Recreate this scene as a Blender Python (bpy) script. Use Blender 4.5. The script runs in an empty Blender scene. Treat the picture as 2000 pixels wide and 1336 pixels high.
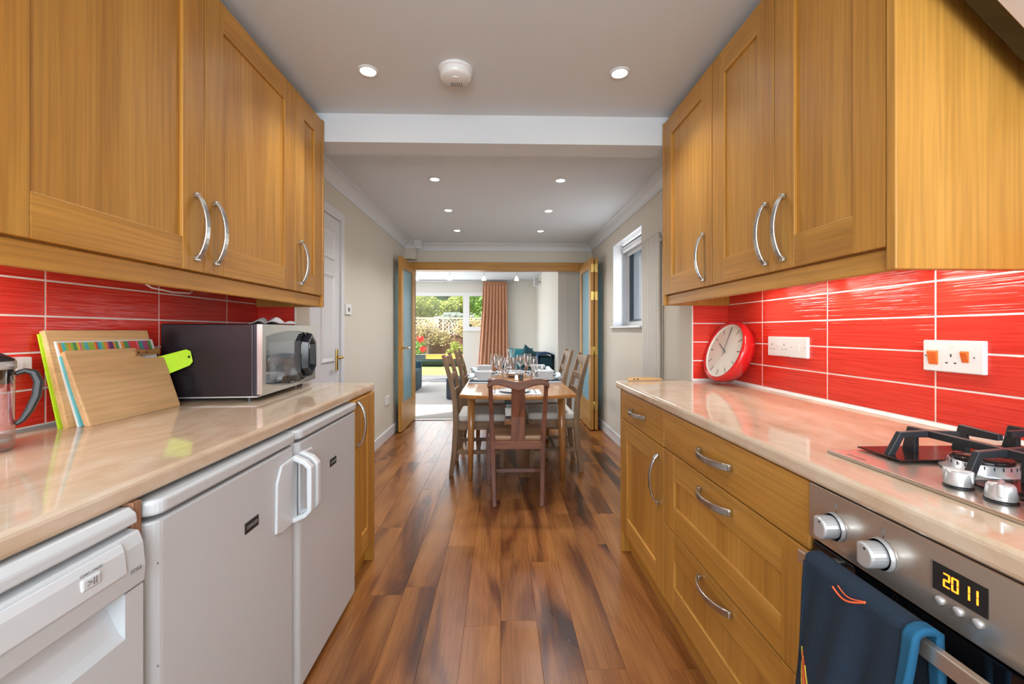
import bpy, bmesh, math, random
from mathutils import Vector, Matrix
R = math.radians
random.seed(7)
sc = bpy.context.scene
COL = sc.collection

# ------------------------------------------------------------------ camera, sky, lights, exposure
cam_d = bpy.data.cameras.new('camera'); cam = bpy.data.objects.new('camera', cam_d); COL.objects.link(cam)
cam.location = (0, 0, 1.18)
cam.rotation_euler = (R(90), 0, -math.atan(22 / 840))
cam_d.sensor_fit = 'HORIZONTAL'; cam_d.sensor_width = 36; cam_d.lens = 36 * 840 / 2000
cam_d.shift_y = -(668 - 647) / 2000
cam_d.clip_start = 0.02; cam_d.clip_end = 200
sc.camera = cam

world = bpy.data.worlds.new('sky'); sc.world = world; world.use_nodes = True
wn = world.node_tree.nodes; wl_ = world.node_tree.links
sky = wn.new('ShaderNodeTexSky'); sky.sky_type = 'NISHITA'; sky.sun_disc = False
sky.sun_elevation = R(48); sky.sun_rotation = R(235); sky.dust_density = 2.0
wl_.new(sky.outputs[0], wn['Background'].inputs[0]); wn['Background'].inputs[1].default_value = 0.40

def light(name, kind, loc, rot, energy, color=(1, 1, 1), **kw):
    d = bpy.data.lights.new(name, kind); d.energy = energy; d.color = color
    for k, v in kw.items(): setattr(d, k, v)
    o = bpy.data.objects.new(name, d); COL.objects.link(o); o.location = loc; o.rotation_euler = rot
    return o
# sun over the house, from the left behind the camera, so it falls on the garden fence
light('sun', 'SUN', (-6, 2, 12), Vector((-0.62, -0.42, 0.95)).to_track_quat('Z', 'Y').to_euler(), 5.5, (1, .95, .86), angle=R(1))
# fill lamp added behind the camera; daylight through the dining window and garden door
light('kitchen_fill_light', 'AREA', (0, -1.62, 1.55), (R(90), 0, 0), 62, (.88, .95, 1), shape='RECTANGLE', size=2.0, size_y=1.3)
light('daylight_dining_window', 'AREA', (1.33, 4.19, 1.68), (0, R(90), 0), 4.5, (.95, .98, 1), shape='RECTANGLE', size=.85, size_y=.9)
light('daylight_garden_door', 'AREA', (-1.5, 10.05, 1.1), (R(-90), 0, 0), 32, (.95, .98, 1), shape='RECTANGLE', size=2.2, size_y=2.0)
light('daylight_living_window', 'AREA', (-2.9, 8.0, 1.5), (0, R(-90), 0), 40, (.96, .98, 1), shape='RECTANGLE', size=1.6, size_y=2.2)

sc.view_settings.view_transform = 'Standard'; sc.view_settings.look = 'None'
sc.view_settings.exposure = 0.42; sc.view_settings.gamma = 1.0; sc.view_settings.use_curve_mapping = False
sc.cycles.max_bounces = 6; sc.cycles.diffuse_bounces = 3; sc.cycles.glossy_bounces = 3; sc.cycles.adaptive_threshold = .04
sc.cycles.transparent_max_bounces = 16; sc.cycles.caustics_reflective = False; sc.cycles.caustics_refractive = False
sc.cycles.sample_clamp_indirect = 4.0
sc.cycles.use_denoising = True

# ------------------------------------------------------------------ materials
MATS = {}
def new_mat(name):
    m = bpy.data.materials.new(name); m.use_nodes = True
    return m, m.node_tree.nodes, m.node_tree.links, m.node_tree.nodes['Principled BSDF']
def plain(name, col, rough=.5, metal=0, bump=0, bscale=200, var=0, emit=None, es=0, coat=0, sheen=0, spec=.5):
    if name in MATS: return MATS[name]
    m, n, l, b = new_mat(name)
    b.inputs['Base Color'].default_value = (*col, 1); b.inputs['Roughness'].default_value = rough
    b.inputs['Metallic'].default_value = metal; b.inputs['Coat Weight'].default_value = coat
    b.inputs['Sheen Weight'].default_value = sheen; b.inputs['Specular IOR Level'].default_value = spec
    if emit: b.inputs['Emission Color'].default_value = (*emit, 1); b.inputs['Emission Strength'].default_value = es
    if bump or var:
        tc = n.new('ShaderNodeTexCoord'); t = n.new('ShaderNodeTexNoise'); t.inputs['Scale'].default_value = bscale
        t.inputs['Detail'].default_value = 3; l.new(tc.outputs['Object'], t.inputs['Vector'])
        if bump:
            bp = n.new('ShaderNodeBump'); bp.inputs['Strength'].default_value = bump; bp.inputs['Distance'].default_value = .002
            l.new(t.outputs[0], bp.inputs['Height']); l.new(bp.outputs[0], b.inputs['Normal'])
        if var:
            mx = n.new('ShaderNodeMix'); mx.data_type = 'RGBA'
            mx.inputs['A'].default_value = (*[c * (1 - var) for c in col], 1); mx.inputs['B'].default_value = (*[min(1, c * (1 + var)) for c in col], 1)
            l.new(t.outputs[0], mx.inputs['Factor']); l.new(mx.outputs['Result'], b.inputs['Base Color'])
    MATS[name] = m; return m
def ramp(n, stops):
    r = n.new('ShaderNodeValToRGB'); e = r.color_ramp.elements
    while len(e) < len(stops): e.new(.5)
    for k, (p, c) in zip(e, stops): k.position = p; k.color = (*c, 1)
    return r
def obj_coords(n, l, scale, spread=17.):
    """object coordinates shifted by the object's own random number, then stretched"""
    tc = n.new('ShaderNodeTexCoord'); oi = n.new('ShaderNodeObjectInfo')
    mu = n.new('ShaderNodeMath'); mu.operation = 'MULTIPLY'; mu.inputs[1].default_value = spread; l.new(oi.outputs['Random'], mu.inputs[0])
    ad = n.new('ShaderNodeVectorMath'); ad.operation = 'ADD'; l.new(tc.outputs['Object'], ad.inputs[0]); l.new(mu.outputs[0], ad.inputs[1])
    mp = n.new('ShaderNodeMapping'); mp.inputs['Scale'].default_value = scale; l.new(ad.outputs[0], mp.inputs['Vector'])
    return mp, oi, ad
def wood(name, axis, light_c, mid_c, dark_c, rough=.34, cross=16., along=1.1, fibre=.35, vary=.12, coat=0.):
    if name in MATS: return MATS[name]
    m, n, l, b = new_mat(name)
    s = [cross] * 3; s['xyz'.index(axis)] = along
    mp, oi, ad = obj_coords(n, l, s)
    t = n.new('ShaderNodeTexNoise'); t.inputs['Scale'].default_value = 1; t.inputs['Detail'].default_value = 4; t.inputs['Distortion'].default_value = .6
    l.new(mp.outputs[0], t.inputs['Vector'])
    rp = ramp(n, [(.32, dark_c), (.48, mid_c), (.66, light_c)]); l.new(t.outputs[0], rp.inputs[0])
    s2 = [cross * 14] * 3; s2['xyz'.index(axis)] = along * 4
    mp2 = n.new('ShaderNodeMapping'); mp2.inputs['Scale'].default_value = s2; l.new(ad.outputs[0], mp2.inputs['Vector'])
    f = n.new('ShaderNodeTexNoise'); f.inputs['Scale'].default_value = 1; f.inputs['Detail'].default_value = 2; l.new(mp2.outputs[0], f.inputs['Vector'])
    fr = ramp(n, [(.35, (1 - fibre,) * 3), (.6, (1, 1, 1))]); l.new(f.outputs[0], fr.inputs[0])
    mx = n.new('ShaderNodeMix'); mx.data_type = 'RGBA'; mx.blend_type = 'MULTIPLY'; mx.inputs['Factor'].default_value = 1
    l.new(rp.outputs[0], mx.inputs['A']); l.new(fr.outputs[0], mx.inputs['B'])
    hs = n.new('ShaderNodeHueSaturation'); l.new(mx.outputs['Result'], hs.inputs['Color'])
    mr = n.new('ShaderNodeMapRange'); mr.inputs['To Min'].default_value = 1 - vary; mr.inputs['To Max'].default_value = 1 + vary
    l.new(oi.outputs['Random'], mr.inputs['Value']); l.new(mr.outputs[0], hs.inputs['Value'])
    l.new(hs.outputs[0], b.inputs['Base Color']); b.inputs['Roughness'].default_value = rough; b.inputs['Coat Weight'].default_value = coat
    bp = n.new('ShaderNodeBump'); bp.inputs['Strength'].default_value = .12; bp.inputs['Distance'].default_value = .001
    l.new(f.outputs[0], bp.inputs['Height']); l.new(bp.outputs[0], b.inputs['Normal'])
    MATS[name] = m; return m
OAK = ((.60, .300, .058), (.54, .258, .044), (.455, .202, .031))
def oak(axis): return wood('oak_' + axis, axis, *OAK, rough=.42, cross=8, along=.7, fibre=.20, vary=.07, coat=0)
def mahogany(axis): return wood('mahogany_' + axis, axis, (.23, .080, .034), (.18, .058, .026), (.11, .034, .016), rough=.3, cross=20, fibre=.25, coat=.2)
def pale_oak(axis): return wood('limed_oak_' + axis, axis, (.30, .185, .095), (.24, .14, .068), (.165, .09, .042), rough=.5, cross=22, fibre=.35)
def teak(axis): return wood('teak_' + axis, axis, (.50, .23, .07), (.42, .18, .05), (.33, .13, .035), rough=.25, cross=14, fibre=.2, coat=.3)
def beech(axis): return wood('beech_' + axis, axis, (.80, .55, .28), (.74, .48, .22), (.64, .38, .15), rough=.5, cross=14, fibre=.15)

def floor_mat():
    m, n, l, b = new_mat('laminate_floor')
    mp, oi, ad = obj_coords(n, l, (4.5, .9, 4.5), 31.)
    t = n.new('ShaderNodeTexNoise'); t.inputs['Scale'].default_value = 1; t.inputs['Detail'].default_value = 5; t.inputs['Distortion'].default_value = .8
    l.new(mp.outputs[0], t.inputs['Vector'])
    rp = ramp(n, [(.31, (.042, .013, .005)), (.41, (.155, .050, .014)), (.50, (.285, .105, .027)), (.68, (.385, .160, .043))]); l.new(t.outputs[0], rp.inputs[0])
    mp2 = n.new('ShaderNodeMapping'); mp2.inputs['Scale'].default_value = (150, 5, 150); l.new(ad.outputs[0], mp2.inputs['Vector'])
    f = n.new('ShaderNodeTexNoise'); f.inputs['Scale'].default_value = 1; f.inputs['Detail'].default_value = 2; l.new(mp2.outputs[0], f.inputs['Vector'])
    fr = ramp(n, [(.35, (.80, .77, .74)), (.6, (1, 1, 1))]); l.new(f.outputs[0], fr.inputs[0])
    mx = n.new('ShaderNodeMix'); mx.data_type = 'RGBA'; mx.blend_type = 'MULTIPLY'; mx.inputs['Factor'].default_value = 1
    l.new(rp.outputs[0], mx.inputs['A']); l.new(fr.outputs[0], mx.inputs['B'])
    hs = n.new('ShaderNodeHueSaturation'); l.new(mx.outputs['Result'], hs.inputs['Color'])
    mr = n.new('ShaderNodeMapRange'); mr.inputs['To Min'].default_value = .90; mr.inputs['To Max'].default_value = 1.10
    l.new(oi.outputs['Random'], mr.inputs['Value']); l.new(mr.outputs[0], hs.inputs['Value'])
    l.new(hs.outputs[0], b.inputs['Base Color']); b.inputs['Roughness'].default_value = .27
    bp = n.new('ShaderNodeBump'); bp.inputs['Strength'].default_value = .15; bp.inputs['Distance'].default_value = .001
    l.new(f.outputs[0], bp.inputs['Height']); l.new(bp.outputs[0], b.inputs['Normal'])
    return m
def tile_mat():
    m, n, l, b = new_mat('red_ribbed_tile')
    mp, oi, ad = obj_coords(n, l, (4, 4, 190))
    t = n.new('ShaderNodeTexNoise'); t.inputs['Scale'].default_value = 1; t.inputs['Detail'].default_value = 2; l.new(mp.outputs[0], t.inputs['Vector'])
    rp = ramp(n, [(.3, (.66, .026, .016)), (.7, (.80, .055, .032))]); l.new(t.outputs[0], rp.inputs[0]); l.new(rp.outputs[0], b.inputs['Base Color'])
    b.inputs['Roughness'].default_value = .17
    bp = n.new('ShaderNodeBump'); bp.inputs['Strength'].default_value = 1; bp.inputs['Distance'].default_value = .0028
    l.new(t.outputs[0], bp.inputs['Height']); l.new(bp.outputs[0], b.inputs['Normal'])
    return m
def marble_mat():
    m, n, l, b = new_mat('beige_marble_worktop')
    tc = n.new('ShaderNodeTexCoord')
    mp = n.new('ShaderNodeMapping'); mp.inputs['Scale'].default_value = (5, 2.2, 5); mp.inputs['Rotation'].default_value = (0, 0, .5); l.new(tc.outputs['Object'], mp.inputs['Vector'])
    t = n.new('ShaderNodeTexNoise'); t.inputs['Scale'].default_value = 1.5; t.inputs['Detail'].default_value = 8; t.inputs['Roughness'].default_value = .65; t.inputs['Distortion'].default_value = 1.2
    l.new(mp.outputs[0], t.inputs['Vector'])
    rp = ramp(n, [(.28, (.54, .385, .255)), (.45, (.65, .495, .35)), (.58, (.70, .56, .42)), (.75, (.77, .68, .56))]); l.new(t.outputs[0], rp.inputs[0]); l.new(rp.outputs[0], b.inputs['Base Color'])
    b.inputs['Roughness'].default_value = .07
    return m
def glassware(name, tint=(1, 1, 1), base=.10, rough=.02, edge=.55):
    m = bpy.data.materials.new(name); m.use_nodes = True; n = m.node_tree.nodes; l = m.node_tree.links; n.clear()
    out = n.new('ShaderNodeOutputMaterial'); tr = n.new('ShaderNodeBsdfTransparent'); tr.inputs[0].default_value = (*tint, 1)
    gl = n.new('ShaderNodeBsdfGlossy'); gl.inputs['Roughness'].default_value = rough
    lw = n.new('ShaderNodeLayerWeight'); lw.inputs[0].default_value = .35
    mr = n.new('ShaderNodeMapRange'); mr.inputs['To Min'].default_value = base; mr.inputs['To Max'].default_value = edge; l.new(lw.outputs['Facing'], mr.inputs['Value'])
    mx = n.new('ShaderNodeMixShader'); l.new(mr.outputs[0], mx.inputs[0]); l.new(tr.outputs[0], mx.inputs[1]); l.new(gl.outputs[0], mx.inputs[2]); l.new(mx.outputs[0], out.inputs[0])
    return m
def frosted():
    m = bpy.data.materials.new('frosted_glass'); m.use_nodes = True; n = m.node_tree.nodes; l = m.node_tree.links; b = n['Principled BSDF']
    b.inputs['Base Color'].default_value = (.58, .83, .92, 1); b.inputs['Roughness'].default_value = .25
    tr = n.new('ShaderNodeBsdfTranslucent'); tr.inputs[0].default_value = (.66, .90, .98, 1)
    tp = n.new('ShaderNodeBsdfTransparent'); tp.inputs[0].default_value = (.75, .88, .93, 1)
    a = n.new('ShaderNodeMixShader'); a.inputs[0].default_value = .5; l.new(b.outputs[0], a.inputs[1]); l.new(tr.outputs[0], a.inputs[2])
    c = n.new('ShaderNodeMixShader'); c.inputs[0].default_value = .22; l.new(a.outputs[0], c.inputs[1]); l.new(tp.outputs[0], c.inputs[2])
    l.new(c.outputs[0], n['Material Output'].inputs[0]); return m
def leaf_mat(name, c1, c2):
    m, n, l, b = new_mat(name)
    tc = n.new('ShaderNodeTexCoord'); t = n.new('ShaderNodeTexNoise'); t.inputs['Scale'].default_value = 3.5; t.inputs['Detail'].default_value = 3; l.new(tc.outputs['Object'], t.inputs['Vector'])
    rp = ramp(n, [(.35, c1), (.65, c2)]); l.new(t.outputs[0], rp.inputs[0]); l.new(rp.outputs[0], b.inputs['Base Color']); b.inputs['Roughness'].default_value = .5
    tr = n.new('ShaderNodeBsdfTranslucent'); l.new(rp.outputs[0], tr.inputs[0])
    mx = n.new('ShaderNodeMixShader'); mx.inputs[0].default_value = .35; l.new(b.outputs[0], mx.inputs[1]); l.new(tr.outputs[0], mx.inputs[2]); l.new(mx.outputs[0], n['Material Output'].inputs[0])
    return m

WALL = plain('greige_wall_paint', (.68, .635, .55), .7, bump=.05, bscale=150)
WHITEP = plain('white_ceiling_paint', (.69, .73, .775), .75, bump=.04, bscale=150)
COVE = plain('white_coving_paint', (.73, .76, .79), .6)
LIVW = plain('pale_living_wall', (.72, .69, .63), .7)
GLOSSW = plain('white_gloss_paint', (.72, .73, .76), .3)
GROUT = plain('white_grout', (.90, .88, .85), .6)
TILE = tile_mat(); MARBLE = marble_mat(); FLOORM = floor_mat()
CHROME = plain('brushed_nickel', (.56, .55, .53), .27, 1)
STEEL = plain('stainless_steel', (.66, .585, .51), .27, .85)
SILVER = plain('silver_plastic', (.68, .70, .72), .28, .6)
APPL = plain('white_appliance', (.615, .64, .66), .32)
APPL2 = plain('white_appliance_handle', (.70, .735, .76), .3)
BLACKG = plain('black_glass', (.006, .006, .007), .04, spec=.7)
BLACKP = plain('black_plastic', (.015, .015, .018), .35)
IRON = plain('cast_iron', (.022, .024, .028), .4, bump=.2, bscale=400)
DARKM = plain('dark_case_metal', (.035, .025, .03), .28, .5)
WHITEPL = plain('white_plastic', (.82, .82, .83), .3)
ORANGE = plain('orange_switch', (.85, .16, .02), .4)
BRASS = plain('brass', (.62, .42, .13), .25, 1)
REDP = plain('red_clock_case', (.62, .012, .015), .15, coat=.5)
FACE = plain('cream_clock_face', (.82, .80, .72), .4)
INK = plain('dark_print', (.04, .04, .045), .5)
GREYINK = plain('grey_print', (.22, .22, .23), .5)
LIME = plain('lime_plastic', (.50, .86, .02), .35)
AQUA = plain('aqua_plastic', (.16, .62, .72), .35)
NAVY = plain('navy_fleece', (.010, .024, .046), .95, bump=.6, bscale=350, var=.35)
TEALB = plain('teal_towel_edge', (.008, .10, .20), .9)
FROST = frosted()
GLASS = glassware('clear_glass', base=.16, edge=.95)
PANE = glassware('window_pane', base=.03, edge=.35)
SMOKE = glassware('microwave_window', tint=(.30, .34, .38), base=.30, edge=.6)
LAMP = plain('lamp_glow', (1, 1, 1), .4, emit=(1, .97, .92), es=30)
STRIP = plain('strip_lamp_glow', (1, 1, 1), .4, emit=(1, .94, .84), es=27)
CREAMF = plain('cream_seat_fabric', (.62, .60, .56), .9, bump=.3, bscale=500)
CHINA = plain('pale_grey_china', (.60, .62, .63), .25)
WCHINA = plain('white_china', (.78, .80, .82), .2)
NAPK = plain('pale_blue_napkin', (.60, .68, .74), .9)
MATF = plain('grey_blue_placemat', (.30, .36, .42), .7)
CARPET = plain('beige_carpet', (.44, .41, .37), 1, bump=.8, bscale=260, var=.12)
CURT = plain('terracotta_curtain', (.55, .27, .155), .85, bump=.2, bscale=300, sheen=.2)
TEALC = plain('teal_cushion', (.02, .22, .27), .8, bump=.3, bscale=300)
DTEAL = plain('dark_teal_cushion', (.018, .085, .11), .8, bump=.3, bscale=300)
SOFA = plain('dark_teal_sofa', (.012, .05, .07), .9, bump=.3, bscale=300)
THROW = plain('blue_throw', (.008, .05, .13), .95, bump=.6, bscale=200, var=.4)
OTTO = plain('charcoal_fabric', (.035, .042, .055), .8)

# ------------------------------------------------------------------ mesh helpers
class MB:
    def __init__(s): s.v = []; s.f = []
    def _add(s, vs, fs):
        o = len(s.v); s.v += [tuple(p) for p in vs]; s.f += [tuple(i + o for i in f) for f in fs]; return s
    def box(s, x0, x1, y0, y1, z0, z1):
        x0, x1 = sorted((x0, x1)); y0, y1 = sorted((y0, y1)); z0, z1 = sorted((z0, z1))
        return s._add([(x0, y0, z0), (x1, y0, z0), (x1, y1, z0), (x0, y1, z0), (x0, y0, z1), (x1, y0, z1), (x1, y1, z1), (x0, y1, z1)],
                      [(0, 3, 2, 1), (4, 5, 6, 7), (0, 1, 5, 4), (1, 2, 6, 5), (2, 3, 7, 6), (3, 0, 4, 7)])
    def prism(s, poly, axis, a, b):
        """extrude a 2-D polygon (the two other axes in xyz order) along axis from a to b"""
        n = len(poly)
        def P(u, v, w): return {'x': (w, u, v), 'y': (u, w, v), 'z': (u, v, w)}[axis]
        vs = [P(u, v, a) for u, v in poly] + [P(u, v, b) for u, v in poly]
        return s._add(vs, [tuple(range(n)), tuple(range(2 * n - 1, n - 1, -1))] + [(i, i + n, (i + 1) % n + n, (i + 1) % n) for i in range(n)])
    def lathe(s, prof, c=(0, 0, 0), n=24, axis='z', close=False):
        """prof: list of (radius, height)"""
        def P(r, h, a):
            u, v = r * math.cos(a), r * math.sin(a)
            p = {'z': (u, v, h), 'x': (h, u, v), 'y': (u, h, v)}[axis]
            return (p[0] + c[0], p[1] + c[1], p[2] + c[2])
        vs = []; fs = []; k = len(prof)
        for r, h in prof: vs += [P(max(r, 1e-5), h, 2 * math.pi * j / n) for j in range(n)]
        for i in range(k - 1):
            for j in range(n): fs.append((i * n + j, i * n + (j + 1) % n, (i + 1) * n + (j + 1) % n, (i + 1) * n + j))
        return s._add(vs, fs)
    def cyl(s, c, r, h, axis='z', n=24, r2=None):
        r2 = r if r2 is None else r2
        return s.lathe([(0, 0), (r, 0), (r2, h), (0, h)], c, n, axis)
    def tube(s, path, r, n=8, flat=None):
        """tube along a path; r a number or one per point; flat=(a,b) half sizes for a flat bar with a fixed side vector"""
        pts = [Vector(p) for p in path]; rs = r if isinstance(r, (list, tuple)) else [r] * len(pts); vs = []; fs = []
        up0 = Vector((0, 0, 1))
        for i, p in enumerate(pts):
            d = (pts[min(i + 1, len(pts) - 1)] - pts[max(i - 1, 0)]).normalized()
            u = up0 if abs(d.dot(up0)) < .95 else Vector((1, 0, 0))
            a = d.cross(u).normalized(); b = a.cross(d).normalized()
            for j in range(n):
                t = 2 * math.pi * j / n; vs.append(p + a * math.cos(t) * rs[i] + b * math.sin(t) * rs[i])
        m = len(pts)
        for i in range(m - 1):
            for j in range(n): fs.append((i * n + j, i * n + (j + 1) % n, (i + 1) * n + (j + 1) % n, (i + 1) * n + j))
        fs.append(tuple(range(n - 1, -1, -1))); fs.append(tuple((m - 1) * n + j for j in range(n)))
        return s._add(vs, fs)
    def strip(s, path, side, w, t):
        """flat bar: rectangular section, w along the fixed side vector, t across it"""
        pts = [Vector(p) for p in path]; sd = Vector(side).normalized(); vs = []; fs = []
        ws = w if isinstance(w, (list, tuple)) else [w] * len(pts); ts = t if isinstance(t, (list, tuple)) else [t] * len(pts)
        for i, p in enumerate(pts):
            d = (pts[min(i + 1, len(pts) - 1)] - pts[max(i - 1, 0)]).normalized(); nn = d.cross(sd).normalized()
            for a, b in ((-1, -1), (1, -1), (1, 1), (-1, 1)): vs.append(p + sd * a * ws[i] / 2 + nn * b * ts[i] / 2)
        m = len(pts)
        for i in range(m - 1):
            for j in range(4): fs.append((i * 4 + j, i * 4 + (j + 1) % 4, (i + 1) * 4 + (j + 1) % 4, (i + 1) * 4 + j))
        fs.append((3, 2, 1, 0)); fs.append(tuple((m - 1) * 4 + j for j in range(4)))
        return s._add(vs, fs)
    def surf(s, nu, nv, fn):
        vs = [fn(i / nu, j / nv) for i in range(nu + 1) for j in range(nv + 1)]
        fs = [(i * (nv + 1) + j, (i + 1) * (nv + 1) + j, (i + 1) * (nv + 1) + j + 1, i * (nv + 1) + j + 1) for i in range(nu) for j in range(nv)]
        return s._add(vs, fs)
    def leaves(s, n, centre, size, leaf, rnd, shell=.55):
        for _ in range(n):
            while True:
                p = Vector((rnd.uniform(-1, 1), rnd.uniform(-1, 1), rnd.uniform(-1, 1)))
                if shell < p.length <= 1: break
            p = Vector((centre[0] + p.x * size[0], centre[1] + p.y * size[1], centre[2] + p.z * size[2]))
            d = Vector((rnd.gauss(0, 1), rnd.gauss(0, 1), rnd.gauss(0, 1))).normalized(); e = d.orthogonal().normalized()
            L = leaf * rnd.uniform(.6, 1.3); W = L * .45
            s._add([p - d * L, p + e * W, p + d * L, p - e * W], [(0, 1, 2, 3)])
        return s

FRAME = {}          # object name -> origin of the frame its children's vertices are given in
def thing(name, label, cat, loc=(0, 0, 0), rotz=0, group=None, local=False, kind=None):
    o = bpy.data.objects.new(name, None); COL.objects.link(o); o.location = loc; o.rotation_euler = (0, 0, rotz); o.empty_display_size = .05
    if label: o['label'] = label
    if cat: o['category'] = cat
    if group: o['group'] = group
    if kind: o['kind'] = kind
    FRAME[o.name] = Vector((0, 0, 0)) if local else Vector(loc)
    return o
def obj(name, mb, mat, parent=None, bevel=0, seg=2, smooth=False, solid=0, subsurf=0, kind=None):
    vs = [Vector(p) for p in mb.v]
    lo = Vector([min(p[i] for p in vs) for i in range(3)]); hi = Vector([max(p[i] for p in vs) for i in range(3)]); c = (lo + hi) / 2
    me = bpy.data.meshes.new(name); me.from_pydata([p - c for p in vs], [], mb.f)
    bm = bmesh.new(); bm.from_mesh(me); bmesh.ops.remove_doubles(bm, verts=bm.verts, dist=2e-6); bmesh.ops.recalc_face_normals(bm, faces=bm.faces); bm.to_mesh(me); bm.free()
    me.materials.append(mat)
    if smooth: me.shade_smooth()
    o = bpy.data.objects.new(name, me); COL.objects.link(o)
    FRAME[o.name] = c
    if parent is not None: o.parent = parent; o.location = c - FRAME[parent.name]
    else: o.location = c
    if solid: md = o.modifiers.new('solid', 'SOLIDIFY'); md.thickness = solid; md.offset = 0
    if bevel: md = o.modifiers.new('bevel', 'BEVEL'); md.width = bevel; md.segments = seg; md.limit_method = 'ANGLE'; md.angle_limit = R(40)
    if subsurf: md = o.modifiers.new('subd', 'SUBSURF'); md.levels = subsurf; md.render_levels = subsurf
    if kind: o['kind'] = kind
    return o
def tag(o, label, cat, group=None, kind=None):
    o['label'] = label
    if cat: o['category'] = cat
    if group: o['group'] = group
    if kind: o['kind'] = kind
    return o
def struct(name, mb, mat, label=None, parent=None, bevel=0, **kw):
    o = obj(name, mb, mat, parent, bevel, **kw); o['kind'] = 'structure'
    if label: o['label'] = label
    return o
def dup(o, loc=None, rotz=None, label=None, parent=None, group=None):
    c = o.copy(); COL.objects.link(c); FRAME[c.name] = FRAME[o.name]
    if parent is not None: c.parent = parent
    if loc is not None: c.location = loc
    if rotz is not None: c.rotation_euler = (0, 0, rotz)
    if label: c['label'] = label
    if group: c['group'] = group
    for ch in list(o.children): dup(ch, parent=c)
    return c
def text(name, body, size, mat, parent, loc, rot, extrude=.0003, align='CENTER'):
    d = bpy.data.curves.new(name, 'FONT'); d.body = body; d.size = size; d.extrude = extrude; d.align_x = align; d.align_y = 'CENTER'
    d.materials.append(mat)
    tmp = bpy.data.objects.new(name, d); COL.objects.link(tmp); dg = bpy.context.evaluated_depsgraph_get()
    me = bpy.data.meshes.new_from_object(tmp.evaluated_get(dg)); bpy.data.objects.remove(tmp); me.name = name
    o = bpy.data.objects.new(name, me); COL.objects.link(o); o.parent = parent; o.location = Vector(loc) - FRAME[parent.name]; o.rotation_euler = rot
    FRAME[o.name] = Vector(loc); return o
def B(*a): return MB().box(*a)

# ================================================================== THE SETTING
XL, XR = -1.29, 1.243            # kitchen walls
DL, DR = -1.245, 1.225           # dining walls
YN0, YN1 = 2.312, 2.475          # wall stubs and beam between kitchen and dining room
YD0, YD1 = 5.75, 5.87            # wall with the folding doors
ZC = 2.34
YF = 10.15                       # garden wall of the living room

fl = struct('floor', B(-1.45, 1.45, -1.8, YD0, -.06, -.004), plain('dark_underlay', (.03, .014, .008), .8), 'dark wood laminate floor running from kitchen to dining table')
PW = .146
rnd = random.Random(3)
plank_mesh = {}
for i in range(-10, 10):
    x0 = i * PW
    if x0 < DL - .12 or x0 > DR: continue
    y = -.55 - rnd.random() * 1.1
    while y < YD0:
        L = 1.28; y1 = min(y + L, YD0)
        if y1 > -.2:
            key = round(y1 - y, 3)
            if key not in plank_mesh:
                p = obj('plank', B(x0 + .0003, x0 + PW - .0003, y + .0004, y1 - .0004, -.006, 0), FLOORM, fl, bevel=.0006, seg=1); plank_mesh[key] = p
            else:
                p = plank_mesh[key].copy(); COL.objects.link(p); p.location = Vector((x0 + PW / 2, (y + y1) / 2, -.003)) - FRAME[fl.name]
        y = y1

def wallbox(name, label, *a, mat=WALL): return struct(name, B(*a), mat, label)
wk_l = wallbox('wall_left', 'kitchen wall behind left worktop with red ribbed tiles', XL - .12, XL, -1.8, YN1, 0, ZC)
wk_r = wallbox('wall_right', 'kitchen wall behind hob with red ribbed tiles', XR, XR + .12, -1.8, YN1, 0, ZC)
nib_l = wallbox('wall_nib_left', 'short wall stub at the microwave end of kitchen', XL, -1.086, YN0, YN1, 0, ZC)
nib_r = wallbox('wall_nib_right', 'short wall stub beside the red clock', 1.038, XR, YN0, YN1, 0, ZC)
# unseen rear kitchen wall, its opening added to go with the fill lamp
m = MB(); m.box(-1.41, -1.05, -1.92, -1.8, 0, ZC).box(1.05, 1.37, -1.92, -1.8, 0, ZC).box(-1.05, 1.05, -1.92, -1.8, 0, .85).box(-1.05, 1.05, -1.92, -1.8, 2.25, ZC)
struct('wall_back', m, WALL, 'kitchen end wall behind the camera with opening added for fill light')
# dining walls
struct('wall_dining_left', B(DL - .12, DL, YN1, YD1, 0, ZC), WALL, 'greige dining room wall with white panelled door')
m = MB(); WY0, WY1, WZ0, WZ1 = 3.712, 4.67, 1.232, 2.112
m.box(DR, DR + .30, YN1, WY0, 0, ZC).box(DR, DR + .30, WY1, YD1, 0, ZC).box(DR, DR + .30, WY0, WY1, 0, WZ0).box(DR, DR + .30, WY0, WY1, WZ1, ZC)
struct('wall_dining_right', m, WALL, 'greige dining room wall with small window and radiator')
m = MB(); OX0, OX1, OZ = -1.19, 1.165, 2.095
m.box(DL - .1, OX0, YD0, YD1, 0, 2.37).box(OX1, 1.5, YD0, YD1, 0, 2.37).box(OX0, OX1, YD0, YD1, OZ, 2.37)
struct('wall_folding_doors', m, WALL, 'wall with wide opening between dining and living room')
struct('wall_soffit', B(DL, -1.10, 5.60, YD0, 2.12, ZC), WALL, 'small boxed-in corner above the folding door')
# ceiling and beam
struct('ceiling', B(-1.5, 1.6, -1.92, YD1, ZC, ZC + .1), WHITEP, 'white kitchen and dining ceiling with downlights')
struct('beam', B(XL, XR, YN0, YN1, 2.188, ZC), WHITEP, 'white boxed beam across ceiling between kitchen and dining')
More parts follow.
